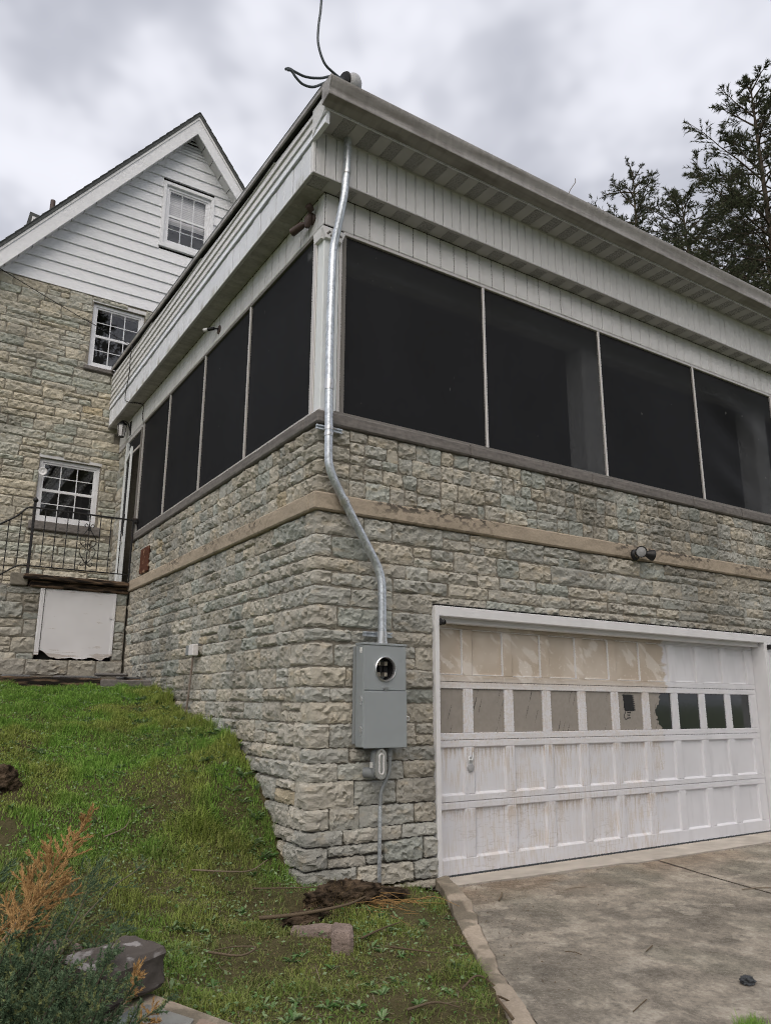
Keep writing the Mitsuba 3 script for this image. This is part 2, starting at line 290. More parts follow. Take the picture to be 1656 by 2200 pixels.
# ------------------------------------------------------------------ stone walls
def bat(z): return .055*np.clip(1-z/1.3, 0, 1)
def M_front(u, v, d): return np.stack([u, -d-bat(v), v], -1)
def M_side(u, v, d): return np.stack([-d-bat(v), u, v], -1)
def M_plane(y0): return lambda u, v, d: np.stack([u, y0-d, v], -1)
def M_xplane(x0): return lambda u, v, d: np.stack([x0-d, u, v], -1)
def M_corner(u, v, d):
    w = np.clip(u/.03, -1, 1); nx = np.where(w < 0, 1, 1-np.abs(w))*np.where(w == 0, 1, 1); ny = np.where(w > 0, 1, 1-np.abs(w))
    D = d+bat(v)
    nx = np.where(u <= 0, 1., np.where(u < .03, 1-u/.03, 0.)); ny = np.where(u >= 0, 1., np.where(u > -.03, 1+u/.03, 0.))
    return np.stack([np.maximum(u, 0)-D*nx, np.maximum(-u, 0)-D*ny, v], -1)
def stone(r, u0, u1, v0, v1, Mf, flip, cell=.028, proud=(.012, .036), corner=False, quad=None, gap=.006):
    u0, u1, v0, v1 = u0+gap, u1-gap, v0+gap, v1-gap
    w, h = u1-u0, v1-v0
    if w < .012 or h < .012: return None
    nu, nv = max(3, int(round(w/cell))), max(3, int(round(h/cell)))
    us = np.linspace(0, 1, nu+1); vs = np.linspace(0, 1, nv+1)
    e = min(.012/min(w, h), .22)
    us = np.sort(np.r_[0, e*h/max(w, h) if w > h else e, us[1:-1], 1-(e*h/max(w, h) if w > h else e), 1]); vs = np.sort(np.r_[0, e, vs[1:-1], 1-e, 1])
    us = us[np.r_[True, np.diff(us) > .006]]; us[-1] = 1; vs = vs[np.r_[True, np.diff(vs) > .006]]; vs[-1] = 1
    if corner:
        c = -u0/w; us = np.unique(np.r_[us[np.abs(us-c) > .04/w], c-.03/w, c, c+.03/w])
    U, V = np.meshgrid(us, vs, indexing='ij'); nu, nv = len(us), len(vs)
    inn = ((U > 0) & (U < 1) & (V > 0) & (V < 1))
    jit = np.minimum(cell*.30, .2*min(w/nu, h/nv))
    Uu = u0+U*w; Vv = v0+V*h
    du, dv = r.normal(0, 1, U.shape)*jit, r.normal(0, 1, U.shape)*jit
    if corner: du[np.abs(Uu) < .031] = 0
    Uu = Uu+np.where(inn, du, 0); Vv = Vv+np.where(inn, dv, 0)
    # outline: slightly out of square, uneven edges
    k = r.uniform(-1, 1, 8)*min(.13*h, .014)
    s = (U*2-1); t = (V*2-1)
    Uu = Uu+(0 if corner else (s*(1-t)*k[0]+s*(1+t)*k[1])*.35); Vv = Vv+(t*(1-s)*k[2]+t*(1+s)*k[3])*.35
    rc = r.uniform(.1, .8, 4)*min(.13*h, .012)          # knocked-off corners
    if not corner:
        for q, (cu, cv) in enumerate(((0, 0), (1, 0), (0, 1), (1, 1))):
            wgt = np.clip(1-np.hypot((U-cu)*w, (V-cv)*h)/max(.035, rc[q]*2), 0, 1)
            Uu = Uu+(1-2*cu)*wgt*rc[q]; Vv = Vv+(1-2*cv)*wgt*rc[q]*.8
    bd = ~inn
    Vv = Vv+np.where(bd & ((V == 0) | (V == 1)), r.normal(0, .0036, U.shape), 0)
    if not corner: Uu = Uu+np.where(bd & ((U == 0) | (U == 1)), r.normal(0, .0030, U.shape), 0)
    # chipped rock face: minimum of a few tilted planes, over an edge ramp
    H = r.uniform(*proud); D = np.full(U.shape, H)
    a, b = (Uu-u0)/max(w, 1e-6), (Vv-v0)/max(h, 1e-6)
    # pitched margins: the face slopes in from the joints, deeper along the bottom
    eb, et, el, er_ = b*h, (1-b)*h, a*w, (1-a)*w
    wob = .75+.5*r.random(); mrg = r.uniform(.014, .034)
    if corner: el, er_ = el+.02, er_+.02
    edge = np.minimum(np.minimum(eb*wob, et*1.3), np.minimum(el*1.2, er_*1.2))
    D = H*np.clip(edge/mrg, 0, 1)**.60
    # flakes: patches of the face split off along planes of their own
    K = int(np.clip(w*h/.0022, 4, 26)); sx, sy = r.random(K)*w, r.random(K)*h; gx_, gy_ = r.normal(0, .34, K), r.normal(-.10, .36, K); lv = r.normal(0, .0050, K)
    dx, dy = a[..., None]*w-sx, b[..., None]*h-sy; near = np.argmin(dx**2+(dy*1.25)**2, -1)
    pk = np.take_along_axis(dx*gx_+dy*gy_+lv, near[..., None], -1)[..., 0]
    D = D+np.clip(pk, -.016, .014)*np.clip(edge/.014, .15, 1)
    for q in range(r.integers(1, 3)):                     # scalloped bites out of the lower arris
        x0, rad = r.uniform(0, 1), r.uniform(.25, .5)*h
        dd = np.hypot((a-x0)*w*.6, b*h); D = np.where(dd < rad, np.minimum(D, H*.25+.5*dd*H/.05), D)
    D = D+r.normal(0, .0020, U.shape)
    ed = np.minimum(np.minimum(U*w if not corner else 9, (1-U)*w if not corner else 9), np.minimum(V*h, (1-V)*h))
    if corner: ed = np.minimum(ed, np.minimum(U*w, (1-U)*w))
    D = np.where(inn, np.clip(D, .008, None), .004+r.uniform(0, .004, U.shape))
    if corner: D = np.where((np.abs(Uu) < .005) & inn, np.maximum(D*.55, .012), D)
    P = Mf(Uu, Vv, D).reshape(-1, 3)
    i, j = np.meshgrid(np.arange(nu-1), np.arange(nv-1), indexing='ij'); o = i*nv+j
    A = r.random(o.shape) < .5
    f1 = np.where(A[..., None], np.stack([o, o+nv, o+nv+1], -1), np.stack([o, o+nv, o+1], -1)).reshape(-1, 3)
    f2 = np.where(A[..., None], np.stack([o, o+nv+1, o+1], -1), np.stack([o+1, o+nv, o+nv+1], -1)).reshape(-1, 3)
    f = np.vstack([f1, f2])
    ring = np.r_[np.arange(nu)*nv, (nu-1)*nv+np.arange(1, nv), np.arange(nu-2, -1, -1)*nv+nv-1, np.arange(nv-2, 0, -1)]
    back = Mf(Uu.ravel()[ring], Vv.ravel()[ring], np.full(len(ring), -.03)); n0 = len(P); m = len(ring)
    q = np.arange(m); q2 = (q+1) % m
    f = np.vstack([f, np.stack([ring[q2], ring[q], n0+q], -1), np.stack([ring[q2], n0+q, n0+q2], -1)])
    P = np.vstack([P, back])
    if flip: f = f[:, ::-1]
    return tm(P, f), max(0, w*h)
def lay_stones(r, courses, u0, u1, starts=None, holes=(), style='coursed', lens=(.20, .52)):
    """rectangles (u0,u1,v0,v1) of random ashlar; courses = list of (v0,v1)"""
    out = []
    for ci, (v0, v1) in enumerate(courses):
        h = v1-v0; u = starts[ci] if starts is not None else u0
        while u < u1-.02:
            L = r.uniform(*lens)
            if r.random() < .12: L *= 1.5
            if u1-u-L < .14: L = u1-u
            mode = r.random()
            if style == 'coursed':
                if h < .145 or mode < (.90 if h < .165 else .68): cells = [(u, u+L, v0, v1)] 
                elif mode < .80:
                    s = v0+h*r.uniform(.40, .60); cells = [(u, u+L, v0, s)]
                    k = u+L*r.uniform(.35, .65)
                    cells += [(u, k, s, v1), (k, u+L, s, v1)] if L > .36 and r.random() < .5 else [(u, u+L, s, v1)]
                else:
                    s = v0+h*r.uniform(.42, .58); k = u+L*r.uniform(.3, .7)
                    cells = [(u, k, v0, s), (k, u+L, v0, s), (u, u+L, s, v1)] if L > .34 else [(u, u+L, v0, s), (u, u+L, s, v1)]
            else:
                if mode < .03: L = min(L, h*r.uniform(.6, 1.1)); L = max(L, .1); cells = [(u, min(u+L, u1), v0, v1)]; L = cells[0][1]-u
                else:
                    nr = 2 if mode < .78 else 3
                    cut = [v0]+list(v0+h*(np.arange(1, nr)+r.uniform(-.16, .16, nr-1))/nr)+[v1]; cells = []
                    for q in range(nr):
                        uu = u
                        while uu < u+L-.01:
                            l = r.uniform(.12, .29)
                            if u+L-uu-l < .075: l = u+L-uu
                            cells.append((uu, uu+l, cut[q], cut[q+1])); uu += l
            u += L
            for c in cells:
                for hx0, hx1, hz0, hz1 in holes:
                    if c is None: break
                    a, b, s, t = c
                    if a >= hx1 or b <= hx0 or s >= hz1 or t <= hz0: continue
                    opts = [(a, min(b, hx0), s, t), (max(a, hx1), b, s, t), (a, b, s, min(t, hz0)), (a, b, max(s, hz1), t)]
                    opts = [o for o in opts if o[1]-o[0] > .045 and o[3]-o[2] > .035]
                    c = max(opts, key=lambda o: (o[1]-o[0])*(o[3]-o[2])) if opts else None
                if c: out.append(c)
    return out
def make_courses(r, z0, z1, lo, hi):
    z, out = z0, []
    while z < z1-.01:
        h = r.uniform(lo, hi)
        if z1-z-h < lo*.75: h = z1-z
        out.append((z, z+h)); z += h
    return out
def build_stones(r, holder, rects, Mf, flip, material, limit=300, cell=.03, proud=(.012, .036), dark=None):
    made = []
    for c in rects:
        s = stone(r, *c, Mf, flip, cell, proud)
        if s: made.append((s[1], s[0]))
    made.sort(key=lambda s: -s[0])
    rest = []
    for k, (ar, m) in enumerate(made):
        uv = np.tile([[r.random(), r.random()]], (len(m.vertices), 1))
        if k < limit: part('stone', m, material, holder, uv=uv)
        else: rest.append((m, uv))
    if rest:
        part('small_stones', cat(*[m for m, _ in rest]), material, holder, uv=np.vstack([u for _, u in rest]), kind='stuff', label='small stones between the larger blocks of the wall')

PO = thing('porch', 'stone porch wing with dark screens above a white garage door', 'building')
rs = np.random.default_rng(21)
XR = 8.7                                             # the porch goes on past the right edge of the picture
fw_ = part('front_wall', cat(box(0, 1.17, 0, .3, -.4, 2.24), box(0, XR, 0, .3, 2.24, 2.96), box(6.42, XR, 0, .3, -.4, 2.24)), 'mat_mortar', PO, label='lower front wall of coursed tan stone round the garage door')
sw_ = part('side_wall', box(0, .3, .3, 7.4, -.4, 2.96), 'mat_mortar', PO, label='lower side wall of coursed stone above the grass bank')
fp_ = part('front_parapet', box(.003, XR, .003, .3, 2.96, 3.72), 'mat_mortar', PO, label='front parapet of small greenish stones under the screens')
sp_ = part('side_parapet', box(.003, .3, .3, 6.0, 2.96, 3.72), 'mat_mortar', PO, label='side parapet of small stones under the screens')
low = make_courses(rs, -.12, 2.96, .10, .19)
fl, sl = [], []
for k, (a, b) in enumerate(low):                     # corner stones wrap both walls
    la, lb = (rs.uniform(.26, .46), rs.uniform(.12, .2)) if k % 2 else (rs.uniform(.14, .24), rs.uniform(.26, .40))
    fl.append(la); sl.append(lb)
    s = stone(rs, -lb, la, a, b, M_corner, False, .022, (.018, .030), corner=True)[0]
    part('stone', s, 'mat_stone', fw_, uv=np.tile([[rs.random()*.9, .3+.5*rs.random()]], (len(s.vertices), 1)))
lowA = [c for c in low if c[0] < 2.24]; top = [(max(a, 2.25), b) for a, b in low if b > 2.31]
rects = lay_stones(rs, lowA, 0, 1.165, starts=fl[:len(lowA)], holes=[(1.165, 9, -1, 2.25)], lens=(.25, .55))
kt = len(low)-len(top)
rects += [c for c in lay_stones(rs, low[kt:], 0, XR, starts=fl[kt:], holes=[(1.165, 6.42, -1, 2.25)], lens=(.24, .62)) if c[1] > 1.165 or c[2] >= lowA[-1][1]-1e-6]
rects += lay_stones(rs, lowA, 6.42, XR, holes=[(0, 9, 2.25, 9)], lens=(.25, .5))
build_stones(rs, fw_, rects, M_front, False, 'mat_stone', 270, .020, (.014, .031))
rects = [c for c in lay_stones(rs, low, 0, 5.80, starts=sl, lens=(.20, .50))]
build_stones(rs, sw_, rects, M_side, True, 'mat_stone', 300, .022, (.014, .032))
par = [(3.108, 3.41), (3.41, 3.715)]
fpl, spl_ = [], []
for a, b in par:
    c = [a, a+(b-a)*rs.uniform(.45, .55), b]
    for k in range(2):
        la, lb = .30, .26
        s = stone(rs, -lb, la, c[k], c[k+1], M_corner, False, .022, (.016, .028), corner=True)[0]
        part('stone', s, 'mat_stone', fp_, uv=np.tile([[rs.random()*.9, .2+.5*rs.random()]], (len(s.vertices), 1)))
    fpl.append(.30); spl_.append(.26)
build_stones(rs, fp_, lay_stones(rs, par, 0, XR, starts=fpl, style='mosaic', lens=(.30, .62)), M_front, False, 'mat_stone', 290, .020, (.014, .030))
build_stones(rs, sp_, lay_stones(rs, par, 0, 5.98, starts=spl_, style='mosaic', lens=(.30, .62)), M_side, True, 'mat_stone', 290, .024, (.014, .032))
pil = part('side_pilaster', box(.02, .3, 6.80, 7.4, 2.965, 5.55), 'mat_mortar', PO)
build_stones(rs, pil, lay_stones(rs, make_courses(rs, 3.0, 5.55, .13, .26), 6.80, 7.38, lens=(.26, .6)), M_xplane(.02), True, 'mat_stone', 60, .05, (.012, .036))

def rough_bar(x0, x1, y0, y1, z0, z1, cell, amp, seed, chips=True):
    m = box(x0, x1, y0, y1, z0, z1, .012); m = m.subdivide_to_size(cell, 12); m.merge_vertices()
    v = m.vertices.copy(); n = m.vertex_normals
    v += n*((meshkit.fbm(v*9+seed, 3, seed)-.5)*2*amp)[:, None]
    if chips:
        c = np.clip(meshkit.noise(v*5+seed*3, seed)-.80, 0, 1)*5
        v -= n*(c*.012)[:, None]
    return tm(v, m.faces)
part('string_course', rough_bar(-.055, XR, -.055, .05, 2.958, 3.108, .06, .005, 3), 'mat_band', PO, smooth=40, label='tan concrete band along the front with black weather stains')
part('string_course', rough_bar(-.055, .05, .0505, 5.80, 2.958, 3.108, .06, .005, 5), 'mat_band', PO, smooth=40, label='tan concrete band along the side wall')
xs = [-.045, 1.62, 3.30, 5.03, 6.02, 7.7, XR]
for a, b in zip(xs[:-1], xs[1:]): part('sill_slab', rough_bar(a+.003, b-.003, -.045, .22, 3.717, 3.83, .09, .003, int(a*10)+20), 'mat_sill', PO, smooth=40)
ys = [.222, 1.52, 2.80, 3.66, 4.7, 5.85]
for a, b in zip(ys[:-1], ys[1:]): part('sill_slab', rough_bar(-.045, .22, a+.003, b-.003, 3.717, 3.83, .09, .003, int(a*10)+40), 'mat_sill', PO, smooth=40)

# ------------------------------------------------------------------ screens, posts, interior
ZS0, ZS1 = 3.856, 5.60
part('screen_rail', box(.13, XR, -.022, .03, 3.832, ZS0, .003), 'mat_bronze_trim', PO)
part('screen_rail', box(.20, XR, -.012, .03, ZS1, 5.635, .004), 'mat_alu', PO)
part('screen_rail', box(-.022, .03, .14, 5.85, 3.832, ZS0, .003), 'mat_alu', PO)
part('screen_rail', box(-.012, .03, .14, 5.90, ZS1, 5.635, .004), 'mat_bronze_trim', PO)
mx = [.235, 1.86, 3.578, 5.31, 7.04, XR]
for k, (a, b) in enumerate(zip(mx[:-1], mx[1:])):
    s = box(a, b, .012, .014, ZS0, ZS1)
    if k == 3:                                       # the loose panel: sagging folds
        g = 40; X, Z = np.meshgrid(np.linspace(a, b, g), np.linspace(ZS0, ZS1, g), indexing='ij'); u, w = (X-a)/(b-a), (Z-ZS0)/(ZS1-ZS0)
        Y = .013+.055*np.sin(np.pi*u)*np.sin(np.pi*w)*(np.sin(9*(w+.75*u)+1)+.6*np.sin(17*(w+.5*u)))
        i, j = np.meshgrid(np.arange(g-1), np.arange(g-1), indexing='ij'); o = (i*g+j).ravel()
        s = tm(np.stack([X, Y, Z], -1).reshape(-1, 3), np.vstack([np.stack([o, o+g, o+g+1], -1), np.stack([o, o+g+1, o+1], -1)]))
    else: s = tm([[a, .013, ZS0], [b, .013, ZS0], [b, .013, ZS1], [a, .013, ZS1]], [[0, 1, 2], [0, 2, 3]])
    part('screen', s, 'mat_screen', PO, smooth=(k == 3), label='loose wrinkled dark screen panel' if k == 3 else None)
for x in mx[1:-1]: part('mullion', box(x-.014, x+.014, -.012, .012, ZS0, ZS1, .003), 'mat_alu', PO)
my = [.20, 1.66, 3.075, 4.502, 5.83]
for a, b in zip(my[:-1], my[1:]): part('screen', tm([[.013, a, ZS0], [.013, b, ZS0], [.013, b, ZS1], [.013, a, ZS1]], [[0, 2, 1], [0, 3, 2]]), 'mat_screen', PO)
for k, y in enumerate(my[1:]): part('mullion', box(-.012, .012, y-.014, y+.014, ZS0, ZS1, .003), 'mat_alu', PO)
part('corner_post', box(.0, .16, .0, .12, 3.832, 5.56, .006), 'mat_post', PO, label='smooth white corner post behind the conduit')
for q, (a, b, c, d) in enumerate([(.162, .19, -.004, .03), (.194, .235, .0, .03)]): part('post_trim', box(a, b, c, d, 3.856, 5.60, .003), 'mat_alu' if q == 0 else 'mat_bronze_trim', PO)
for a, b in [(.122, .15), (.154, .20)]: part('post_trim', box(-.006, .03, a, b, 3.856, 5.60, .003), 'mat_alu', PO)
cp = part('post_capital', prism(ccw([(-.035, 5.60), (.20, 5.60), (.20, 5.585), (.165, 5.49), (-.004, 5.49), (-.035, 5.585)]), -.035, .0, 'y'), 'mat_trim', PO, label='small moulded capital on the corner post')
for k in range(9): part('leaf_ornament', lathe([(0, .013), (.006, .011), (.011, .004)], (.02+.0165*k, -.034, 5.535+.022*math.sin(k*1.9)), (0, -1, 0), 8), 'mat_bronze_trim', cp)
part('post_capital', prism(ccw([(.0, 5.60), (.15, 5.60), (.15, 5.585), (.12, 5.49), (.0, 5.49)]), -.035, -.0, 'x'), 'mat_trim', PO)
part('post_base', box(-.012, .19, -.012, .13, 3.832, 3.858, .004), 'mat_trim', PO)
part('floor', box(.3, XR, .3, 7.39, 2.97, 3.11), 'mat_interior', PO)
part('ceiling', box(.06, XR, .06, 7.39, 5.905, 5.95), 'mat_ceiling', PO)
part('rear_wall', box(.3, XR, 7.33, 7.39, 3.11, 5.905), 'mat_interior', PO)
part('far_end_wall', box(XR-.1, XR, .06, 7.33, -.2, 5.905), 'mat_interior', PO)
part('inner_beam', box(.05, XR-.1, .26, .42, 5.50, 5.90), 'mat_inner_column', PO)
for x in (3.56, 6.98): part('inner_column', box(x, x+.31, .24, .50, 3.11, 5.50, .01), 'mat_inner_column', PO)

# ------------------------------------------------------------------ sidings, soffits, gutter, roof of the porch
def boards_x(name, holder, xs, y0, y1, z0, z1, m, wob=.0015):
    for a, b in zip(xs[:-1], xs[1:]):
        o = rs.uniform(-wob, wob); part(name, box(a+.0035, b-.0035, y0+o, y1, z0+rs.uniform(-.002, .002), z1, .005), m, holder)
def boards_y(name, holder, ys, x0, x1, z0, z1, m, wob=.0015):
    for a, b in zip(ys[:-1], ys[1:]):
        o = rs.uniform(-wob, wob); part(name, box(x0+o, x1, a+.0065, b-.0065, z0+rs.uniform(-.002, .002), z1, .005), m, holder)
ZB, ZT = 5.9624, 6.4184
fr = part('frieze', box(.02, XR, .0, .05, 5.64, ZB+.02), 'mat_darkgap', PO, label='vertical white board band above the front screens')
boards_x('board', fr, [.0, .14]+list(np.arange(.308, XR, .1675)), -.014, .0, 5.637, ZB, 'mat_siding')
sf = part('side_frieze', box(.001, .05, .05, 7.38, 5.64, ZB+.02), 'mat_darkgap', PO, label='vertical white board band above the side screens')
boards_y('board', sf, [-.014, .12]+list(np.arange(.285, 6.9, .1675))+[7.38], -.014, .0, 5.637, ZB, 'mat_siding')
part('door_head', box(-.010, .30, 5.90, 7.38, 5.552, 5.634, .004), 'mat_soffit', PO)
fb = part('fascia_box', box(-.20, XR, -.165, -.02, ZB+.012, ZT), 'mat_darkgap', PO, label='front overhang face of narrow vertical white boards')
boards_x('board', fb, [-.2, -.104]+list(np.arange(.0049, XR, .1098)), -.19, -.166, ZB+.004, ZT, 'mat_siding')
part('corner_trim', cat(box(-.235, -.205, -.197, -.15, ZB, ZT, .004)), 'mat_trim', PO)
part('drip_edge', box(-.232, XR, -.199, -.165, ZB-.004, ZB+.012, .003), 'mat_soffit', PO)
sb = part('side_fascia', box(-.20, -.02, -.12, 7.36, ZB+.012, 6.38), 'mat_darkgap', PO, label='side overhang face with vertical boards under clapboard laps')
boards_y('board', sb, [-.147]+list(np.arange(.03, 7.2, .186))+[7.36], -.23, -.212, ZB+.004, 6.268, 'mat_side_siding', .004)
part('drip_edge', box(-.239, -.205, -.147, 7.36, ZB-.006, ZB+.010, .003), 'mat_soffit', PO)
# the roof rises from the gutter to the house
def zroof(y): return 6.655+.0505*(y+.40)
def lap(z0, z1, x0, tilt):
    # one clapboard, cut where the roof edge comes down on it
    pts = []
    ya = -.44; yb = 7.36
    yy = np.linspace(ya, yb, 30); zt = np.minimum(z1, zroof(yy)-.075)
    ok = zt > z0+.004
    if not ok.any(): return None
    yy, zt = yy[ok], zt[ok]; n = len(yy)
    w = meshkit.noise(np.stack([yy*1.3, np.full(n, z0*9), np.zeros(n)], -1), 3)*.012-.006
    zb = z0+w*.6
    V = np.vstack([np.stack([np.full(n, x0-tilt)+w*.5, yy, zb], 1), np.stack([np.full(n, x0), yy, zt], 1), np.stack([np.full(n, x0+.02), yy, zb], 1), np.stack([np.full(n, x0+.02), yy, zt], 1)])
    f = []
    for i in range(n-1):
        for p, q in ((0, 1), (2, 0), (1, 3)): f += [[p*n+i, q*n+i, q*n+i+1], [p*n+i, q*n+i+1, p*n+i+1]]
    for e in (0, n-1): f += [[e, n+e, 3*n+e], [e, 3*n+e, 2*n+e]]
    return tm(V, f)
for k in range(6):
    z0 = 6.285+.112*k; m = lap(z0, z0+.125, -.228, .022)
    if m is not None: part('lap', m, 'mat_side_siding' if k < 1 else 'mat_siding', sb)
yy = np.linspace(-.44, 7.37, 60)
def rake_strip(x0, x1, dz0, dz1, sag=0., seed=1):
    s = sag*(meshkit.noise(np.stack([yy*1.1, yy*0, yy*0], -1), seed)); V = []
    for x, d in ((x0, dz0), (x0, dz1), (x1, dz1), (x1, dz0)): V.append(np.stack([np.full(60, x), yy, zroof(yy)+d+s], 1))
    V = np.vstack(V); f = []
    for i in range(59):
        for p in range(4): q = (p+1) % 4; f += [[p*60+i, q*60+i, q*60+i+1], [p*60+i, q*60+i+1, p*60+i+1]]
    f += [[0, 60, 120], [0, 120, 180], [59, 179, 119], [59, 239, 179]]
    return tm(V, np.array(f)[:, ::-1])
part('rake_gap', rake_strip(-.215, -.05, -.085, -.03), 'mat_darkgap', PO)
rf = part('roof', rake_strip(-.275, XR, -.012, .022, .012, 5), 'mat_shingle', PO, label='low shingled porch roof with a lifting left edge')
part('drip_edge', rake_strip(-.282, -.262, -.052, -.013, .012, 5), 'mat_gutter', rf)
part('under_roof', box(-.2, XR, -.44, 7.36, ZT+.01, 6.60), 'mat_darkgap', PO)
# soffits
es = part('eave_soffit', box(-.20, XR, -.447, -.19, ZT+.006, ZT+.011), 'mat_darkgap', PO, label='white vented soffit under the gutter')
x = -.21; k = 0
while x < XR-.2:
    w = .128 if k else .15
    if x > 6.9: w = .128
    vent = (k % 2 == 1) or (k > 2 and k % 2 == 1)
    part('soffit_panel', box(x+.0015, x+w-.0015, -.447, -.19, ZT, ZT+.006, .0015), 'mat_vent' if vent else 'mat_soffit', es); x += w; k += 1
part('soffit_trim', box(-.22, XR, -.20, -.186, ZT-.012, ZT+.001, .003), 'mat_soffit', PO)
ls = part('lower_soffit', box(-.2, XR, -.163, -.015, ZB+.009, ZB+.0115), 'mat_darkgap', PO, label='narrow vented soffit strip between the two front board bands')
x = -.2; k = 0
while x < XR-.2: part('soffit_panel', box(x+.0015, x+.148, -.163, -.015, ZB+.004, ZB+.009), 'mat_vent' if k % 2 == 0 else 'mat_soffit', ls); x += .15; k += 1
ss = part('side_soffit', box(-.204, -.015, -.01, 7.36, ZB+.009, ZB+.0115), 'mat_darkgap', PO, label='stained soffit strip under the side overhang')
y = -.01
while y < 7.3: part('soffit_panel', box(-.204, -.015, y+.0015, y+.148, ZB+.003+rs.uniform(0, .003), ZB+.009), 'mat_side_soffit', ss); y += .15
gp = [(-.449, 6.435), (-.50, 6.448), (-.572, 6.462), (-.577, 6.475), (-.572, 6.50), (-.578, 6.535), (-.60, 6.575), (-.612, 6.60), (-.612, 6.622), (-.600, 6.626), (-.600, 6.605), (-.588, 6.575), (-.566, 6.535), (-.562, 6.474), (-.50, 6.458), (-.455, 6.447), (-.455, 6.63), (-.449, 6.63)]
gt = part('gutter', prism(ccw(gp), -.285, XR, 'x'), 'mat_gutter', PO, smooth=35, label='dull grey ogee gutter along the front eave')
ge = [(-.447, 6.43), (-.50, 6.446), (-.574, 6.458), (-.580, 6.475), (-.575, 6.50), (-.581, 6.535), (-.603, 6.575), (-.615, 6.60), (-.615, 6.628), (-.447, 6.64)]
part('end_cap', prism(ccw(ge), -.292, -.2855, 'x'), 'mat_gutter', gt)
part('eave_board', box(-.262, XR, -.447, -.443, ZT-.004, 6.66), 'mat_siding', PO)
part('rake_return', prism(ccw([(-.44, 6.44), (-.44, 6.58), (-.2, 6.58), (-.2, 6.30), (-.26, 6.36), (-.38, 6.40)]), -.252, -.206, 'x'), 'mat_siding', PO)

# ------------------------------------------------------------------ garage door
DXL, PI_, DH = 1.1657, .488, .5334
dt = part('door_casing', cat(box(1.160, 1.205, -.055, .10, -.02, 2.255, .004)), 'mat_trim', PO)
part('door_casing', box(1.2055, 6.14, -.055, .02, 2.165, 2.255, .004), 'mat_trim', PO)
part('door_casing', box(1.2055, 6.14, .0205, .105, 2.118, 2.24, .004), 'mat_trim', PO)
part('door_casing', box(6.142, 6.42, -.05, .16, -.02, 2.255, .004), 'mat_trim', PO)
part('lintel_flashing', box(1.16, 6.42, -.05, .0, 2.256, 2.268), 'mat_darkgap', PO)
gd = part('garage_door', box(DXL-.05, 6.14, .150, .17, .0, 2.22), 'mat_darkgap', PO, label='wide panelled garage door, left part tan and splashed, right part freshly white')
y0 = .118
for k in range(4):
    z0, z1 = ((.0, .584), (.588, 1.100), (1.104, 1.604), (1.608, 2.13))[k]
    h0, h1 = ((.128, .528), (.643, 1.042), (1.162, 1.547), (1.665, 2.085))[k]
    # frame of rails and stiles, then the recessed fields
    part('section_rail', box(DXL-.04, 6.135, y0, .149, z0, h0, .004), 'mat_door', gd); part('section_rail', box(DXL-.04, 6.135, y0, .149, h1, z1 if k < 3 else 2.2, .004), 'mat_door', gd)
    for c in range(11):
        a = DXL+c*PI_-.055; b = a+.11
        if c == 0: a, b = DXL-.04, DXL+.055
        if c == 10: b = 6.135
        part('stile', box(a, b, y0+.0012, .149, h0+.001, h1-.001, .004), 'mat_door', gd)
    for c in range(10):
        a, b = DXL+c*PI_+.056, DXL+(c+1)*PI_-.056
        if k == 2:
            if c < 6: part('window_pane', box(a, b, y0+.018, y0+.024, h0+.002, h1-.002), 'mat_painted_pane', gd, label='window pane brushed over with taupe paint' if c != 5 else 'taupe pane with a black scraped patch')
            elif c == 6:
                n = 24; zz = np.linspace(h0+.002, h1-.002, n); ex = a+.16+.05*(rng.random(n)-.5)+.05*np.sin(zz*13)
                part('window_pane', prism(ccw([(a, h0+.002)]+list(zip(ex, zz))+[(a, h1-.002)]), y0+.0165, y0+.0225, 'y'), 'mat_painted_pane', gd, label='half painted window pane with a ragged edge')
                part('window_pane', box(a, b, y0+.023, y0+.027, h0+.002, h1-.002), 'mat_dark_glass', gd)
            else: part('window_pane', box(a, b, y0+.018, y0+.024, h0+.002, h1-.002), 'mat_dark_glass', gd, label='clear dark window pane')
        else:
            # field with a sunk bevelled border
            o = .022; P = [(a, h0), (b, h0), (b, h1), (a, h1)]
            V = [(x, y0+.020, z) for x, z in P]+[(x+(o if x == a else -o), y0+.0205, z+(o if z == h0 else -o)) for x, z in P]+[(x+(o+.012 if x == a else -o-.012), y0+.013, z+(o+.012 if z == h0 else -o-.012)) for x, z in P]
            o = .010; V = [(x, y0+.004, z) for x, z in P]+[(x+(o if x == a else -o), y0+.0255, z+(o*1.5 if z == h0 else -o)) for x, z in P]+[(x+(o if x == a else -o), y0+.0256, z+(o if z == h0 else -o)) for x, z in P]
            f = []
            for r_ in (0,):
                for q in range(4): q2 = (q+1) % 4; f += [[r_*4+q, r_*4+q2, r_*4+4+q2], [r_*4+q, r_*4+4+q2, r_*4+4+q]]
            f += [[4, 5, 6], [4, 6, 7]]
            part('field', tm(V, f), 'mat_door', gd)
            if k == 3:                                  # bare white edges of the brushed panels
                for q in ((b-.011, b-.003, h0+.003, h1-.003), (a+.003, b-.012, h0+.003, h0+.010), (a+.003, b-.012, h1-.009, h1-.003)): part('moulding', box(q[0], q[1], y0+.001, y0+.024, q[2], q[3], .002), 'mat_trim', gd)
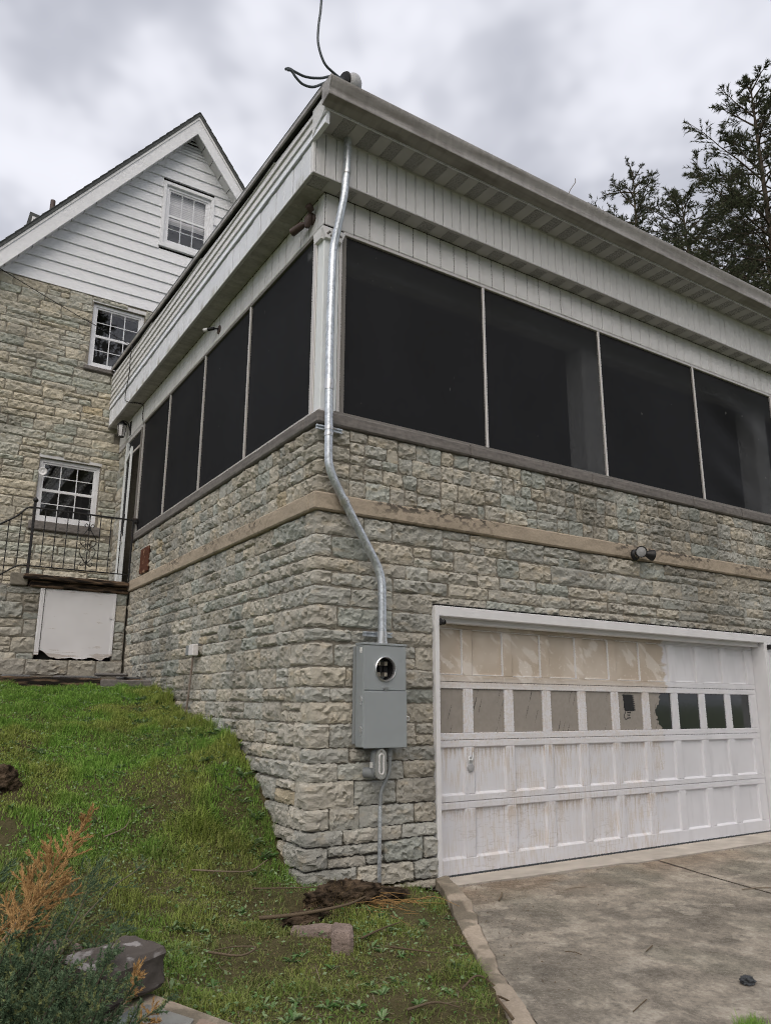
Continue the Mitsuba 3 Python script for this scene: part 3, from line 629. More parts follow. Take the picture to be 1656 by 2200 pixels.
# scraped patch on the sixth pane, painted over glass left bare
zz = np.linspace(0, 1, 16); cx = DXL+5*PI_+.22
L_ = [(cx-.055-.02*rng.random()-.02*t, 1.355+.17*t) for t in zz]; R_ = [(cx+.06+.035*(k % 2)+.02*(1-t), 1.355+.165*t) for k, t in enumerate(zz)]
part('scraped_patch', prism(ccw(L_+R_[::-1]), y0+.0155, y0+.0175, 'y'), 'mat_tape', gd)
for q, (w, h) in enumerate([(.06, .010), (.045, .010), (.05, .010)]): part('scraped_patch', box(cx-.03, cx-.03+w, y0+.0155, y0+.0175, 1.335-.028*q, 1.335-.028*q+h), 'mat_tape', gd)
part('scraped_patch', tube(spline([(cx-.05, y0+.017, 1.35), (cx-.075, y0+.017, 1.31), (cx-.06, y0+.017, 1.27), (cx-.02, y0+.017, 1.285)]), .004, 6), 'mat_tape', gd)
part('weather_strip', box(DXL-.04, 6.135, y0-.008, y0+.02, -.012, .008, .003), 'mat_rubber', gd)
hd = part('handle', lathe([(0, .0), (0, .034), (.014, .034), (.018, .026), (.02, 0)], (1.655, y0-.001, .865), (0, -1, 0), 20), 'mat_cast_grey', gd, smooth=35, label='worn metal lock escutcheon and tee handle')
part('handle', cat(box(1.632, 1.678, y0-.010, y0, .83, .96, .006), tube([(1.655, y0-.01, .93), (1.655, y0-.035, .93)], .009, 10), tube([(1.655, y0-.035, .93), (1.668, y0-.035, 1.0)], [.010, .005], 10)), 'mat_steel', gd, smooth=40) if True else None
for nm, x, l in (('left', 1.222, 'small black sensor bracket in the upper left corner of the garage opening'), ('right', 6.20, 'small black sensor bracket on the right garage door casing')):
    solo('sensor', cat(box(x-.012, x+.02, -.055-.05*(nm == 'right'), .0 if nm == 'left' else -.049, 2.085, 2.145, .008), lathe([(0, .022), (.02, .024), (.03, .018)], (x+.015, -.05-.05*(nm == 'right'), 2.11), (.5, -.8, 0), 14)), 'mat_black', l, 'sensor', smooth=35)
part('coach_bolt', lathe([(0, .016), (.006, .014), (.008, .006)], (6.27, -.05, 1.62), (0, -1, 0), 12), 'mat_steel', PO)

# ------------------------------------------------------------------ house behind
HO = thing('house', 'gabled stone house with white clapboard gable behind the porch', 'house')
HY = 7.4; HX0, HX1 = -3.3, 5.2; AX, AZ, SL = .874, 12.733, 1.297
roofz = lambda x: AZ-abs(x-AX)*SL
GBOT = 8.495
rh = np.random.default_rng(5)
wins = {'lower': (-1.235, -.28, 4.20, 5.265), 'upper': (-.665, .235, 7.03, 8.255), 'attic': (.43, 1.32, 9.83, 11.10)}
hw = part('stone_wall', cat(box(HX0, wins['lower'][0], HY, HY+.35, -.5, GBOT), box(wins['lower'][1], wins['upper'][0], HY, HY+.35, -.5, GBOT), box(wins['lower'][0], wins['lower'][1], HY, HY+.35, -.5, 4.2), box(wins['lower'][0], wins['lower'][1], HY, HY+.35, 5.265, GBOT) if wins['lower'][1] < wins['upper'][0] else None) if False else
    man(tomani(box(HX0, HX1, HY, HY+.35, -.5, GBOT))-tomani(box(*wins['lower'][:2], HY-.1, HY+.5, *wins['lower'][2:]))-tomani(box(*wins['upper'][:2], HY-.1, HY+.5, *wins['upper'][2:]))), 'mat_mortar', HO, label='tan rock-faced stone wall of the house')
holes = [(a-.005, b+.005, c-.17*(k == 'lower')-.10*(k == 'upper'), d+.02) for k, (a, b, c, d) in wins.items() if k != 'attic']
hr = [c for c in lay_stones(rh, make_courses(rh, 2.9, GBOT-.14, .105, .205), HX0, .62, holes=holes, lens=(.28, .66)) if not (c[0] > -.1 and c[3] < 6.9)]
build_stones(rh, hw, hr, M_plane(HY), False, 'mat_house_stone', 300, .034, (.016, .038))
part('body', cat(box(HX0, HX0+.3, HY+.351, 16, -.5, 8.0), box(HX1-.3, HX1, HY+.351, 16, -.5, 8.0), box(HX0, HX1, 16, 16.3, -.5, 8.0)), 'mat_mortar', HO)
# gable clapboards
k = 0; z = GBOT-.13
gs = part('gable_backing', prism(ccw([(HX0+.1, GBOT-.1), (HX1-.1, GBOT-.1), (AX+.45, 12.3), (AX, 12.85), (AX-.45, 12.3)]), HY+.03, HY+.06, 'y') if False else
    man(tomani(prism(ccw([(-2.25, GBOT), (4.0, GBOT), (AX, AZ-.18)]), HY+.022, HY+.08, 'y'))-tomani(box(*wins['attic'][:2], HY-.1, HY+.5, *wins['attic'][2:]))), 'mat_darkgap', HO)
while z < 11.95:
    z1 = z+.222
    hw0 = lambda q: (AZ-.30-q)/SL                     # half width under the rake boards
    if hw0(z) > .1:
        a0, a1 = hw0(z), max(hw0(z1), .02)
        segs = [(AX-a0, AX+a0, AX-a1, AX+a1)]
        wa, wb, wc, wd = wins['attic']
        if z1 > wc-.06 and z < wd+.06: segs = [(AX-a0, wa-.065, AX-a1, wa-.065), (wb+.065, AX+a0, wb+.065, AX+a1)]
        for b0, b1, t0, t1 in segs:
            if b1-b0 < .02: continue
            o = .022; V = [(b0, HY-o, z), (b1, HY-o, z), (t1, HY+.005, z1+.012), (t0, HY+.005, z1+.012), (b0, HY+.02, z), (b1, HY+.02, z), (t1, HY+.02, z1+.012), (t0, HY+.02, z1+.012)]
            part('clapboard', tm(V, [[0, 1, 2], [0, 2, 3], [4, 6, 5], [4, 7, 6], [0, 4, 5], [0, 5, 1], [3, 2, 6], [3, 6, 7], [0, 3, 7], [0, 7, 4], [1, 5, 6], [1, 6, 2]]), 'mat_gable', HO)
    z = z1
for k in range(7):                                     # louvred vent in the peak
    z = 11.975+.078*k; w = (AZ-.20-z)/SL
    if w > .04: part('vent_slat', tm([(AX-w, HY-.03, z), (AX+w, HY-.03, z), (AX+w*.9, HY+.018, z+.072), (AX-w*.9, HY+.018, z+.072), (AX-w, HY-.026, z-.012), (AX+w, HY-.026, z-.012)], [[0, 1, 2], [0, 2, 3], [4, 5, 1], [4, 1, 0]]), 'mat_gable', HO)
dirs = [(-1, (HX0-.35)), (1, (HX1+.35))]
for s, xe in dirs:
    ze = roofz(xe); nrm = math.hypot(1, SL); n = np.array([-s*0, 0]) 
    def off(x, d): return (x, roofz(x)-d*nrm)           # d metres below the roof, square to it
    top_, bot = [(AX, AZ), (xe, ze)], None
    part('roof', prism(ccw([off(AX, 0), off(xe, 0), off(xe, .05), off(AX, .05)]), HY-.32, 16.4, 'y'), 'mat_shingle', HO)
    part('rake_board', prism(ccw([off(AX, .052), off(xe, .052), off(xe, .285), off(AX, .285)]), HY-.29, HY-.262, 'y'), 'mat_gable', HO)
    part('rake_moulding', prism(ccw([off(AX, .053), off(xe, .053), off(xe, .09), off(AX, .09)]), HY-.305, HY-.2905, 'y'), 'mat_trim', HO)
    L = abs(xe-AX); m = int(L*nrm/.30)
    for q in range(m):                                 # rake soffit pieces
        xa, xb = AX+s*L*q/m, AX+s*L*(q+.93)/m
        part('rake_soffit_panel', prism(ccw([off(xa, .23), off(xb, .23), off(xb, .242), off(xa, .242)]), HY-.262, HY-.003, 'y'), 'mat_siding', HO)
    for q in range(int(L*nrm/.2)):                     # shingle butts along the rake
        xa = AX+s*q*.2/nrm; xb = AX+s*(q*.2+.215)/nrm
        part('shingle_course', prism(ccw([off(xa, -.004), off(xb, -.016), off(xb, .0), off(xa, .0)]), HY-.335, HY+.4, 'y'), 'mat_shingle', HO)
def house_window(nm, x0, x1, z0, z1, y, label, blind=False, grid=(3, 2), stone_sill=True, frame=.055):
    w = part(nm, man(tomani(box(x0, x1, y-.02, y+.06, z0, z1, .004))-tomani(box(x0+frame, x1-frame, y-.1, y+.2, z0+frame*1.2, z1-frame))), 'mat_gable', HO, label=label)
    a, b, c, d = x0+frame, x1-frame, z0+frame*1.2, z1-frame; m = (c+d)/2
    part('sash', man(tomani(box(a, b, y+.0, y+.03, m-.02, d, .003))-tomani(box(a+.035, b-.035, y-.1, y+.2, m+.025, d-.03))), 'mat_gable', w)
    part('sash', man(tomani(box(a, b, y-.016, y+.0, c, m+.022, .003))-tomani(box(a+.035, b-.035, y-.1, y+.2, c+.045, m-.022))), 'mat_gable', w)
    for lo, hi, yy_ in ((m+.025, d-.03, y+.014), (c+.045, m-.022, y-.008)):
        part('pane', tm([[a+.03, yy_, lo], [b-.03, yy_, lo], [b-.03, yy_, hi], [a+.03, yy_, hi]], [[0, 1, 2], [0, 2, 3]]), 'mat_glass', w)
        for g in range(1, grid[0]): xg = a+.035+(b-a-.07)*g/grid[0]; part('muntin', box(xg-.008, xg+.008, yy_-.005, yy_+.006, lo, hi, .002), 'mat_gable', w)
        for g in range(1, grid[1]): zg = lo+(hi-lo)*g/grid[1]; part('muntin', box(a+.035, b-.035, yy_-.0044, yy_+.0054, zg-.007, zg+.007, .002), 'mat_gable', w)
    if blind: part('blind', box(a+.01, b-.01, y+.10, y+.105, m-.10, d), 'mat_blind', w)
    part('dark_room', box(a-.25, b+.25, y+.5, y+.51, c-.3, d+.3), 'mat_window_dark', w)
    return w
w0 = house_window('window', *wins['lower'], HY+.07, 'white sash window behind the iron railing')
w1 = house_window('window', *wins['upper'], HY+.07, 'white sash window under the clapboard gable')
a, b, c, d = wins['attic']; house_window('window', a, b, c, d, HY+.03, 'attic window in the clapboard gable with a white blind half down', blind=True)
for x0, x1, z0, z1 in ((a-.065, a, c-.03, d+.07), (b, b+.065, c-.03, d+.07), (a-.001, b+.001, d+.001, d+.07), (a-.08, b+.08, c-.075, c-.001)): part('window_casing', box(x0, x1, HY-.038, HY+.02, z0, z1, .004), 'mat_gable', HO)
for k in ('lower', 'upper'):
    a, b, c, d = wins[k]
    part('stone_sill', rough_bar(a-.07, b+.07, HY-.07, HY+.1, c-(.15 if k == 'lower' else .08), c-.005, .07, .006, 8), 'mat_sill', HO, smooth=40)
    part('lintel', box(a-.02, b+.02, HY-.004, HY+.05, d+.002, d+.075, .004), 'mat_siding', HO)
solo('vent_pipe', tube([(-1.44, 8.2, 9.4), (-1.44, 8.2, 10.50)], .045, 14), 'mat_brown_metal', 'short brown vent pipe standing on the left roof slope', 'pipe', smooth=40)
rv = thing('roof_vent', 'small dark box vent on the left roof slope', 'vent')
part('hood', prism(ccw([(-1.95, 9.0), (-1.50, 9.6), (-1.50, 10.06), (-1.80, 10.10)]), 8.15, 8.5, 'y'), 'mat_shingle', rv)
part('face', prism(ccw([(-1.78, 9.62), (-1.60, 9.90), (-1.60, 10.0), (-1.755, 10.02)]), 8.144, 8.15, 'y'), 'mat_trim', rv)
solo('disc_lamp', lathe([(0, .02), (.03, .05), (.05, .068), (.062, .06), (.05, .036), (.045, .024), (.05, .01), (.05, 0)], (-1.18, HY-.06, 5.0), (-.2, -1, -.05), 24), 'mat_trim', 'round cream lamp at the left jamb of the lower house window', 'lamp', smooth=35)
solo('wall_cable', tube(spline([(-2.6, HY-.07, 8.52), (-2.044, HY-.07, 8.296), (-1.0, HY-.08, 7.90), (.011, HY-.06, 7.56), (-.2, 7.0, 7.12), (-.27, 6.0, 6.95), (-.275, 5.98, 6.70), (-.262, 6.02, 6.45), (-.262, 6.15, 6.10), (-.245, 6.0, 5.965), (-.03, 5.93, 5.94), (-.03, 5.90, 5.75), (-.02, 5.86, 5.64)], 8), .007, 5), 'mat_black', 'thin black cable sagging across the house wall and hanging over the side eave', 'cable', smooth=True)

# ------------------------------------------------------------------ stoop, railing, screen door
ST = thing('stoop', 'stone stoop with rotten landing edge and white boarded opening below', 'porch steps')
SY = 5.82
rt = np.random.default_rng(9)
part('landing', rough_bar(-1.47, -.06, SY-.12, 7.36, 3.02, 3.085, .06, .006, 13), 'mat_rotwood', ST, smooth=40, label='dark rotten edge of the landing')
part('landing_beam', rough_bar(-1.36, -.03, SY-.02, SY+.25, 2.925, 3.018, .05, .012, 14), 'mat_rotwood', ST, smooth=40)
sw2 = part('stone_wall', cat(box(-3.3, -1.22, SY+.04, 7.36, .8, 2.93), box(-.19, -.035, SY+.04, SY+.4, 1.5, 2.92)), 'mat_mortar', ST)
build_stones(rt, sw2, lay_stones(rt, make_courses(rt, 1.60, 2.92, .13, .27), -3.2, -1.22, lens=(.24, .55)), M_plane(SY+.04), False, 'mat_stone', 80, .045, (.014, .045))
build_stones(rt, sw2, lay_stones(rt, make_courses(rt, 1.72, 2.92, .14, .25), -.19, -.035, lens=(.2, .3)), M_plane(SY+.04), False, 'mat_stone', 30, .045, (.01, .03))
n = 26; xb = np.linspace(-1.155, -.205, n); zb = 1.965+.010*np.sin(xb*23)+.016*rt.random(n); zb[:4] = [2.07, 2.06, 2.03, 1.995]; zb[-3:] += .02
part('access_panel', prism(ccw([(-.205, 2.918), (-1.155, 2.918)]+list(zip(xb, zb))), SY+.02, SY+.038, 'y'), 'mat_plywood', ST, label='white plywood sheet with a rotted ragged bottom edge')
part('panel_trim', box(-1.222, -1.165, SY-.0, SY+.045, 2.0, 2.918, .004), 'mat_plywood', ST)
part('panel_trim', box(-.225, -.192, SY+.004, SY+.0195, 2.02, 2.915, .003), 'mat_plywood', ST)
part('hinge', box(-.275, -.20, SY+.0, SY+.0035, 2.55, 2.62, .001), 'mat_plywood', ST)
part('dark_void', box(-1.2, -.2, SY+.1, SY+.12, 1.8, 2.92), 'mat_darkgap', ST)
for a, b in ((-1.95, -1.32), (-1.31, -.78), (-.775, -.40), (-.395, -.04)): 
    s = stone(rt, a, b, 1.73, 1.945, M_plane(SY-.0), False, .045, (.01, .03))[0]
    part('base_stone', s, 'mat_stone', ST, uv=np.tile([[.3*rt.random(), .12+.1*rt.random()]], (len(s.vertices), 1)))
part('base_block', box(-3.2, -.04, SY+.001, SY+.3, 1.4, 1.94), 'mat_mortar', ST)
part('ledge', rough_bar(-3.4, -.05, 4.42, SY+.01, 1.45, 1.672, .09, .014, 31), 'mat_rotwood', ST, smooth=40, label='dark mossy ledge at the foot of the stoop')
part('ledge_slab', rough_bar(-.62, .0, 4.36, 4.9, 1.46, 1.662, .06, .012, 33), 'mat_sill', ST, smooth=40)
for k in range(5):
    part('side_step', rough_bar(-1.47-.30*(k+1), -1.47-.30*k-.004, SY+.10, 7.3, 2.2, 2.93-.19*k+.02, .1, .008, 40+k), 'mat_sill', ST, smooth=40)
part('stair_string', rough_bar(-1.62, -1.40, SY-.015, SY+.05, 2.93, 3.10, .04, .010, 44), 'mat_mortar', ST, smooth=40)
for k, (x, y, l, w, a) in enumerate([(-.78, 5.05, .55, .22, .2), (-.42, 4.75, .40, .2, -.3), (-.15, 4.95, .30, .18, .5), (-1.5, 5.1, .3, .2, .1)]):
    m = rough_bar(-l/2, l/2, -w/2, w/2, 0, .035, .05, .006, 60+k); m.apply_transform(trimesh.transformations.rotation_matrix(a, [0, 0, 1])); m.apply_translation([x, y, 1.676+.036*(k == 1)])
    solo('slate_piece', m, 'mat_slate', ['long blue grey slate lying flat on the stoop ledge', 'broken slate nearest the corner of the ledge front', 'small slate against the porch wall on the ledge', 'slate at the left end of the stoop ledge'][k], 'slate', 'loose slates on the stoop ledge', smooth=40)
RL = thing('iron_railing', 'black wrought iron railing with scrollwork on the landing', 'railing')
RY = SY-.06; ZR0, ZR1 = 3.20, 4.035
bar = lambda p, q, r=.008: tube([p, q], r, 6)
part('post', box(-1.445, -1.41, RY-.018, RY+.018, 3.085, 4.10, .003), 'mat_iron', RL)
part('finial', lathe([(0, .012), (.012, .03), (.03, .036), (.05, .030), (.065, .012), (.085, .004)], (-1.4275, RY, 4.10), (0, 0, 1), 12), 'mat_iron', RL, smooth=True)
part('post', box(-.075, -.05, RY-.012, RY+.012, 3.085, 4.06, .003), 'mat_iron', RL)
part('bracket', box(-.05, -.0, RY-.02, RY+.06, 3.99, 4.06, .006), 'mat_iron', RL)
part('rail', box(-1.41, -.075, RY-.014, RY+.014, ZR1-.02, ZR1, .003), 'mat_iron', RL)
part('rail', box(-1.41, -.075, RY-.010, RY+.010, ZR0-.008, ZR0+.008, .003), 'mat_iron', RL)
for k in range(1, 9):
    if k == 5: pass
    x = -1.4275+k*.150; part('baluster', bar((x, RY, ZR0), (x, RY, ZR1-.02), .0075), 'mat_iron', RL)
def curl(cx, cz, s, fl, turns=1.2, r0=.05):
    th = np.linspace(0, turns*2*np.pi, 26); r = r0*(1-th/th[-1]*.8); return np.stack([cx+s*(r*np.cos(th)-r0), np.full(26, RY), cz+fl*r*np.sin(th)], 1)
xc = -1.4275+5*.150
for s in (-1, 1):
    S = lambda pts: tube(spline([(xc+s*a, RY-.006, z) for a, z in pts], 6), .0065, 6)
    part('scroll', S([(.012, 3.78), (.02, 3.86), (.05, 3.885), (.065, 3.86), (.05, 3.835)]), 'mat_iron', RL, smooth=True)
    part('scroll', S([(.0, 3.84), (.045, 3.76), (.095, 3.69), (.11, 3.62), (.08, 3.565), (.035, 3.58), (.03, 3.62), (.055, 3.635)]), 'mat_iron', RL, smooth=True)
    part('scroll', S([(.035, 3.545), (.02, 3.58), (.0, 3.60)]), 'mat_iron', RL, smooth=True)
    part('scroll', S([(.0, 3.29), (.05, 3.36), (.105, 3.45), (.10, 3.52), (.055, 3.545), (.02, 3.51), (.035, 3.475)]), 'mat_iron', RL, smooth=True)
    part('scroll', S([(.0, 3.37), (.02, 3.29), (.06, 3.265), (.085, 3.295), (.065, 3.325)]), 'mat_iron', RL, smooth=True)
part('hand_rail', tube(spline([(-1.42, RY, 4.03), (-1.53, RY, 4.0), (-1.66, RY, 3.86), (-2.0, RY, 3.62), (-2.6, RY, 3.18)]), .013, 8), 'mat_iron', RL, smooth=True)
part('hand_rail', tube(spline([(-1.42, RY, 3.20), (-1.55, RY, 3.19), (-1.7, RY, 3.09), (-2.0, RY, 2.86), (-2.6, RY, 2.40)]), .010, 8), 'mat_iron', RL, smooth=True)
for k in range(6):
    x = -1.58-.15*k; part('baluster', bar((x, RY, 3.17-.74*max(0, -1.56-x)), (x, RY, 3.94-.735*max(0, -1.56-x)), .0075), 'mat_iron', RL)
# screen door, ajar
SD = thing('screen_door', 'white framed screen door standing ajar beside the stone pilaster', 'door')
th = math.radians(8); Rm = trimesh.transformations.rotation_matrix(-th, [0, 0, 1], [0, 6.74, 0])
def sdoor(m): m = m.copy(); m.apply_transform(Rm); return m
part('frame', sdoor(man(tomani(box(-.03, .0, 5.98, 6.74, 3.10, 5.25, .004))-tomani(box(-.1, .1, 6.07, 6.66, 3.85, 5.18))-tomani(box(-.1, .1, 6.07, 6.66, 3.22, 3.75)))), 'mat_post', SD)
part('screen', sdoor(tm([[-.014, 6.05, 3.8], [-.014, 6.68, 3.8], [-.014, 6.68, 5.2], [-.014, 6.05, 5.2]], [[0, 1, 2], [0, 2, 3]])), 'mat_screen', SD)
part('kick_panel', sdoor(box(-.022, -.010, 6.065, 6.665, 3.21, 3.76)), 'mat_post', SD)
part('diagonal_brace', sdoor(tube([(-.035, 6.1, 3.75), (-.035, 6.6, 4.2)], .006, 6)), 'mat_alu', SD)
part('handle', sdoor(cat(box(-.055, -.03, 6.0, 6.03, 4.05, 4.17, .006))), 'mat_black', SD)
dj = part('door_jamb', box(-.03, .06, 6.745, 6.80, 3.10, 5.55, .004), 'mat_post', PO); part('door_jamb', box(-.03, .06, 5.845, 5.90, 3.72, 5.55, .004), 'mat_bronze_trim', PO)
part('transom', box(-.01, .03, 5.90, 6.745, 5.27, 5.31, .003), 'mat_alu', PO)
part('transom_screen', tm([[.013, 5.90, 5.31], [.013, 6.745, 5.31], [.013, 6.745, 5.55], [.013, 5.90, 5.55]], [[0, 2, 1], [0, 3, 2]]), 'mat_screen', PO)
part('door_inner', box(.28, .30, 5.85, 6.8, 3.11, 5.9), 'mat_interior', PO)

# ------------------------------------------------------------------ service mast, meter box, small fixtures
MA = thing('conduit_mast', 'galvanised steel service conduit bending down the porch corner to the meter box', 'conduit')
pp = np.array([(.094, -.237, 6.95), (.094, -.237, 6.45), (.085, -.237, 6.10), (.078, -.236, 5.98), (.070, -.222, 5.80), (.052, -.150, 5.52), (.043, -.112, 5.38), (.035, -.104, 5.22), (.026, -.104, 4.6), (.028, -.104, 4.08), (.036, -.104, 3.62), (.040, -.102, 3.42), (.052, -.102, 3.32), (.100, -.102, 3.205), (.20, -.102, 3.04), (.48, -.104, 2.605), (.535, -.108, 2.50), (.560, -.116, 2.40), (.565, -.12, 2.25), (.567, -.12, 1.87)])
part('pipe', tube(spline(pp, 5), .0355, 20), 'mat_galv', MA, smooth=50)
def along(z): 
    s = spline(pp, 12); i = int(np.argmin(np.abs(s[:, 2]-z))); t = s[min(i+1, len(s)-1)]-s[i-1]; return s[i], t/np.linalg.norm(t)
for z, l, r in ((6.06, .03, .041), (4.055, .09, .0405), (3.60, .03, .040), (3.03, .05, .042), (1.92, .06, .042)):
    c, t = along(z); part('coupling', lathe([(-l/2, .02), (-l/2, r), (l/2, r), (l/2, .02)], c, t, 20), 'mat_steel', MA, smooth=35)
    if z < 5: part('screw', tube([c+[.0, -r, 0], c+[.0, -r-.014, 0]], .005, 6), 'mat_steel', MA)
for z, x0, x1 in ((3.66, -.06, .19), (1.965, .42, .70)):
    part('strut', man(tomani(box(x0, x1, -.072, -.048, z-.021, z+.021, .002))-tomani(box(x0-.1, x1+.1, -.10, -.052, z-.009, z+.009))), 'mat_galv', MA)
    c, t = along(z); part('strap', lathe([(-.016, .036), (-.016, .0395), (.016, .0395), (.016, .036)], c, t, 20), 'mat_steel', MA, smooth=35)
    part('strap_bolt', tube([c+[.036, -.02, 0], c+[.062, -.02, 0]], .006, 6), 'mat_steel', MA)
wh = part('weatherhead', lathe([(0, .038), (.02, .06), (.045, .086), (.095, .094), (.15, .084), (.20, .055), (.225, 0)], (.094, -.237, 6.91), (.25, -.10, 1), 20), 'mat_cast_grey', MA, smooth=True, label='rounded weatherhead cap with three loose cables')
part('face', lathe([(0, .078), (.012, .072), (.02, 0)], (.035, -.265, 7.01), (-1, -.25, -.25), 18), 'mat_black', wh, smooth=35)
part('clamp_bolt', lathe([(0, .02), (.05, .02), (.06, .012)], (.20, -.30, 6.86), (.3, -.1, .9), 12), 'mat_steel', wh, smooth=35)
part('cable', tube(spline([(.03, -.27, 6.99), (-.10, -.29, 7.0), (-.20, -.29, 7.06), (-.27, -.30, 7.22), (-.272, -.30, 7.42), (-.255, -.30, 7.62), (-.25, -.30, 7.9), (-.262, -.30, 8.3)], 8), .0115, 10), 'mat_wire', MA, smooth=True, label='dark cable curving straight up from the weatherhead')
part('cable', tube(spline([(.03, -.275, 6.98), (-.10, -.30, 6.955), (-.24, -.30, 6.86), (-.38, -.30, 6.80), (-.48, -.30, 6.795), (-.545, -.30, 6.80), (-.58, -.30, 6.775)], 8), .0115, 10), 'mat_wire', MA, smooth=True)
part('cable', tube(spline([(.03, -.27, 6.965), (-.12, -.30, 6.90), (-.21, -.33, 6.80), (-.32, -.33, 6.70), (-.42, -.33, 6.675), (-.49, -.33, 6.71), (-.535, -.33, 6.755), (-.575, -.33, 6.745)], 8), .0115, 10), 'mat_wire', MA, smooth=True)
solo('twig_aerial', tube(spline([(2.6, -.55, 6.60), (2.63, -.55, 6.72), (2.72, -.55, 6.86), (2.73, -.55, 6.92)]), .004, 5), 'mat_twig', 'thin dry stalk growing out of the gutter', 'twig', smooth=True, uv=None)
MB = thing('meter_box', 'grey blue electric meter socket box with an empty round opening', 'meter box')
X0, X1, YF, Z0, Z1 = .358, .764, -.178, 1.080, 1.880
cyl = lambda c, r, y0_, y1_, n=40: man(Manifold.cylinder(abs(y1_-y0_), r, r, n).rotate([-90, 0, 0]).translate([c[0], min(y0_, y1_), c[1]]))
SC = (.556, 1.682)
part('back_plate', box(X0-.022, X1+.01, -.058, -.044, Z0+.02, Z1-.02, .003), 'mat_grey_pvc', MB)
part('body', man(tomani(box(X0, X1, YF+.004, -.058, Z0, Z1-.012, .004))-tomani(cyl(SC, .088, -.3, -.075))), 'mat_meter', MB, smooth=30)
part('upper_cover', man(tomani(box(X0+.004, X1-.003, YF-.004, YF+.003, 1.516, Z1-.014, .002))-tomani(cyl(SC, .088, -.3, .3))), 'mat_meter', MB)
part('lower_cover', box(X0+.003, X1+.001, YF-.009, YF+.003, Z0-.006, 1.507, .003), 'mat_meter', MB)
part('rain_lip', box(X0-.004, X1+.004, YF-.010, -.05, Z1-.012, Z1+.006, .003), 'mat_meter', MB)
part('socket_ring', lathe([(.01, .0868), (-.012, .088), (-.018, .093), (-.012, .099), (0, .100)], (SC[0], YF-.004, SC[1]), (0, 1, 0), 44), 'mat_steel', MB, smooth=40)
part('socket_liner', lathe([(0, .0872), (.10, .0872)], (SC[0], YF-.003, SC[1]), (0, 1, 0), 40), 'mat_black', MB, smooth=True)
part('socket_back', box(SC[0]-.1, SC[0]+.1, -.0745, -.070, SC[1]-.1, SC[1]+.1), 'mat_black', MB)
for dx, dz in ((-.036, .045), (.034, .045), (-.036, -.042), (.030, -.042)):
    part('jaw', man(tomani(box(SC[0]+dx-.011, SC[0]+dx+.013, -.15, -.075, SC[1]+dz-.016, SC[1]+dz+.016, .002))-tomani(box(SC[0]+dx-.002, SC[0]+dx+.003, -.2, -.10, SC[1]+dz-.03, SC[1]+dz+.03))), 'mat_copper', MB)
for dx in (-.05, .004, .05): part('terminal_block', box(SC[0]+dx-.012, SC[0]+dx+.012, -.115, -.075, SC[1]-.03, SC[1]+.03, .003), 'mat_black', MB)
part('latch', cat(box(.538, .585, YF-.016, YF-.004, 1.525, 1.545, .003), box(.552, .572, YF-.013, YF-.004, 1.510, 1.525, .002)), 'mat_grey_pvc', MB)
for z in (1.44, 1.21): part('hinge', cat(tube([(X0-.003, YF+.03, z-.04), (X0-.003, YF+.03, z+.03)], .006, 8), box(X0-.007, X0+.001, YF+.012, YF+.045, z-.015, z+.02, .002)), 'mat_steel', MB)
part('hasp', cat(lathe([(0, .012), (.008, .012), (.01, .005)], (X1+.002, YF+.02, 1.31), (1, -.6, 0), 12), tube(spline([(X1+.004, YF, 1.315), (X1+.02, YF-.012, 1.305), (X1+.016, YF-.012, 1.28), (X1, YF-.005, 1.285)]), .004, 6)), 'mat_steel', MB)
part('sticker', box(X0-.0012, X0+.001, YF+.025, YF+.058, 1.805, 1.848), 'mat_sticker', MB)
part('conduit_hub', lathe([(0, .046), (.022, .046), (.024, .036), (.04, .036)], (.567, -.12, Z1+.004), (0, 0, 1), 20), 'mat_steel', MB, smooth=35)
CE = thing('conduit_elbow', 'grey plastic conduit elbow with an oval metal cover under the meter box', 'conduit fitting')
ev = Manifold.batch_hull([Manifold.sphere(.046, 20).translate([.520, -.115, z]) for z in (.90, 1.02)]) if hasattr(Manifold, 'batch_hull') else None
part('body', man(ev), 'mat_grey_pvc', CE, smooth=50)
part('neck', tube([(.545, -.115, 1.0), (.545, -.115, 1.085)], .040, 18), 'mat_grey_pvc', CE, smooth=40)
part('rear_spout', tube([(.52, -.10, .885), (.46, -.03, .885)], [.045, .040], 18), 'mat_grey_pvc', CE, smooth=40)
def oval(cx, z0, z1, r, y0_, y1_):
    th = np.linspace(0, np.pi, 14); P = [(cx+r*math.cos(t), z1-r+r*math.sin(t)) for t in th]+[(cx-r*math.cos(t), z0+r-r*math.sin(t)) for t in th]
    return prism(ccw(P), y0_, y1_, 'y')
part('cover', oval(.528, .840, 1.066, .046, -.182, -.158), 'mat_steel', CE)
part('cover_rib', man(tomani(oval(.528, .875, 1.035, .024, -.186, -.181))-tomani(oval(.528, .884, 1.026, .016, -.2, -.1))), 'mat_lens', CE)
for z in (.857, 1.05): part('screw', lathe([(0, .007), (.004, .005)], (.528, -.182, z), (0, -1, 0), 10), 'mat_brown_metal' if z > 1 else 'mat_steel', CE)
part('label_tag', box(.4715, .474, -.14, -.10, .925, .965), 'mat_sticker', CE)
GC = thing('ground_conduit', 'thin grey conduit running from the meter box down to the soil', 'conduit')
part('connector', lathe([(0, .02), (.05, .02), (.052, .024), (.075, .024), (.08, .017), (.11, .017)], (.645, -.12, 1.085), (0, 0, -1), 16), 'mat_grey_pvc', GC, smooth=35)
part('flexible_hose', tube(spline([(.645, -.12, 1.0), (.645, -.12, .93), (.635, -.118, .87), (.600, -.112, .80), (.575, -.108, .74), (.568, -.106, .66), (.566, -.105, .60)]), .0135, 12), 'mat_grey_pvc', GC, smooth=True)
part('pipe', tube([(.566, -.105, .64), (.562, -.105, .3), (.560, -.108, -.1)], .0155, 12), 'mat_galv', GC, smooth=True)
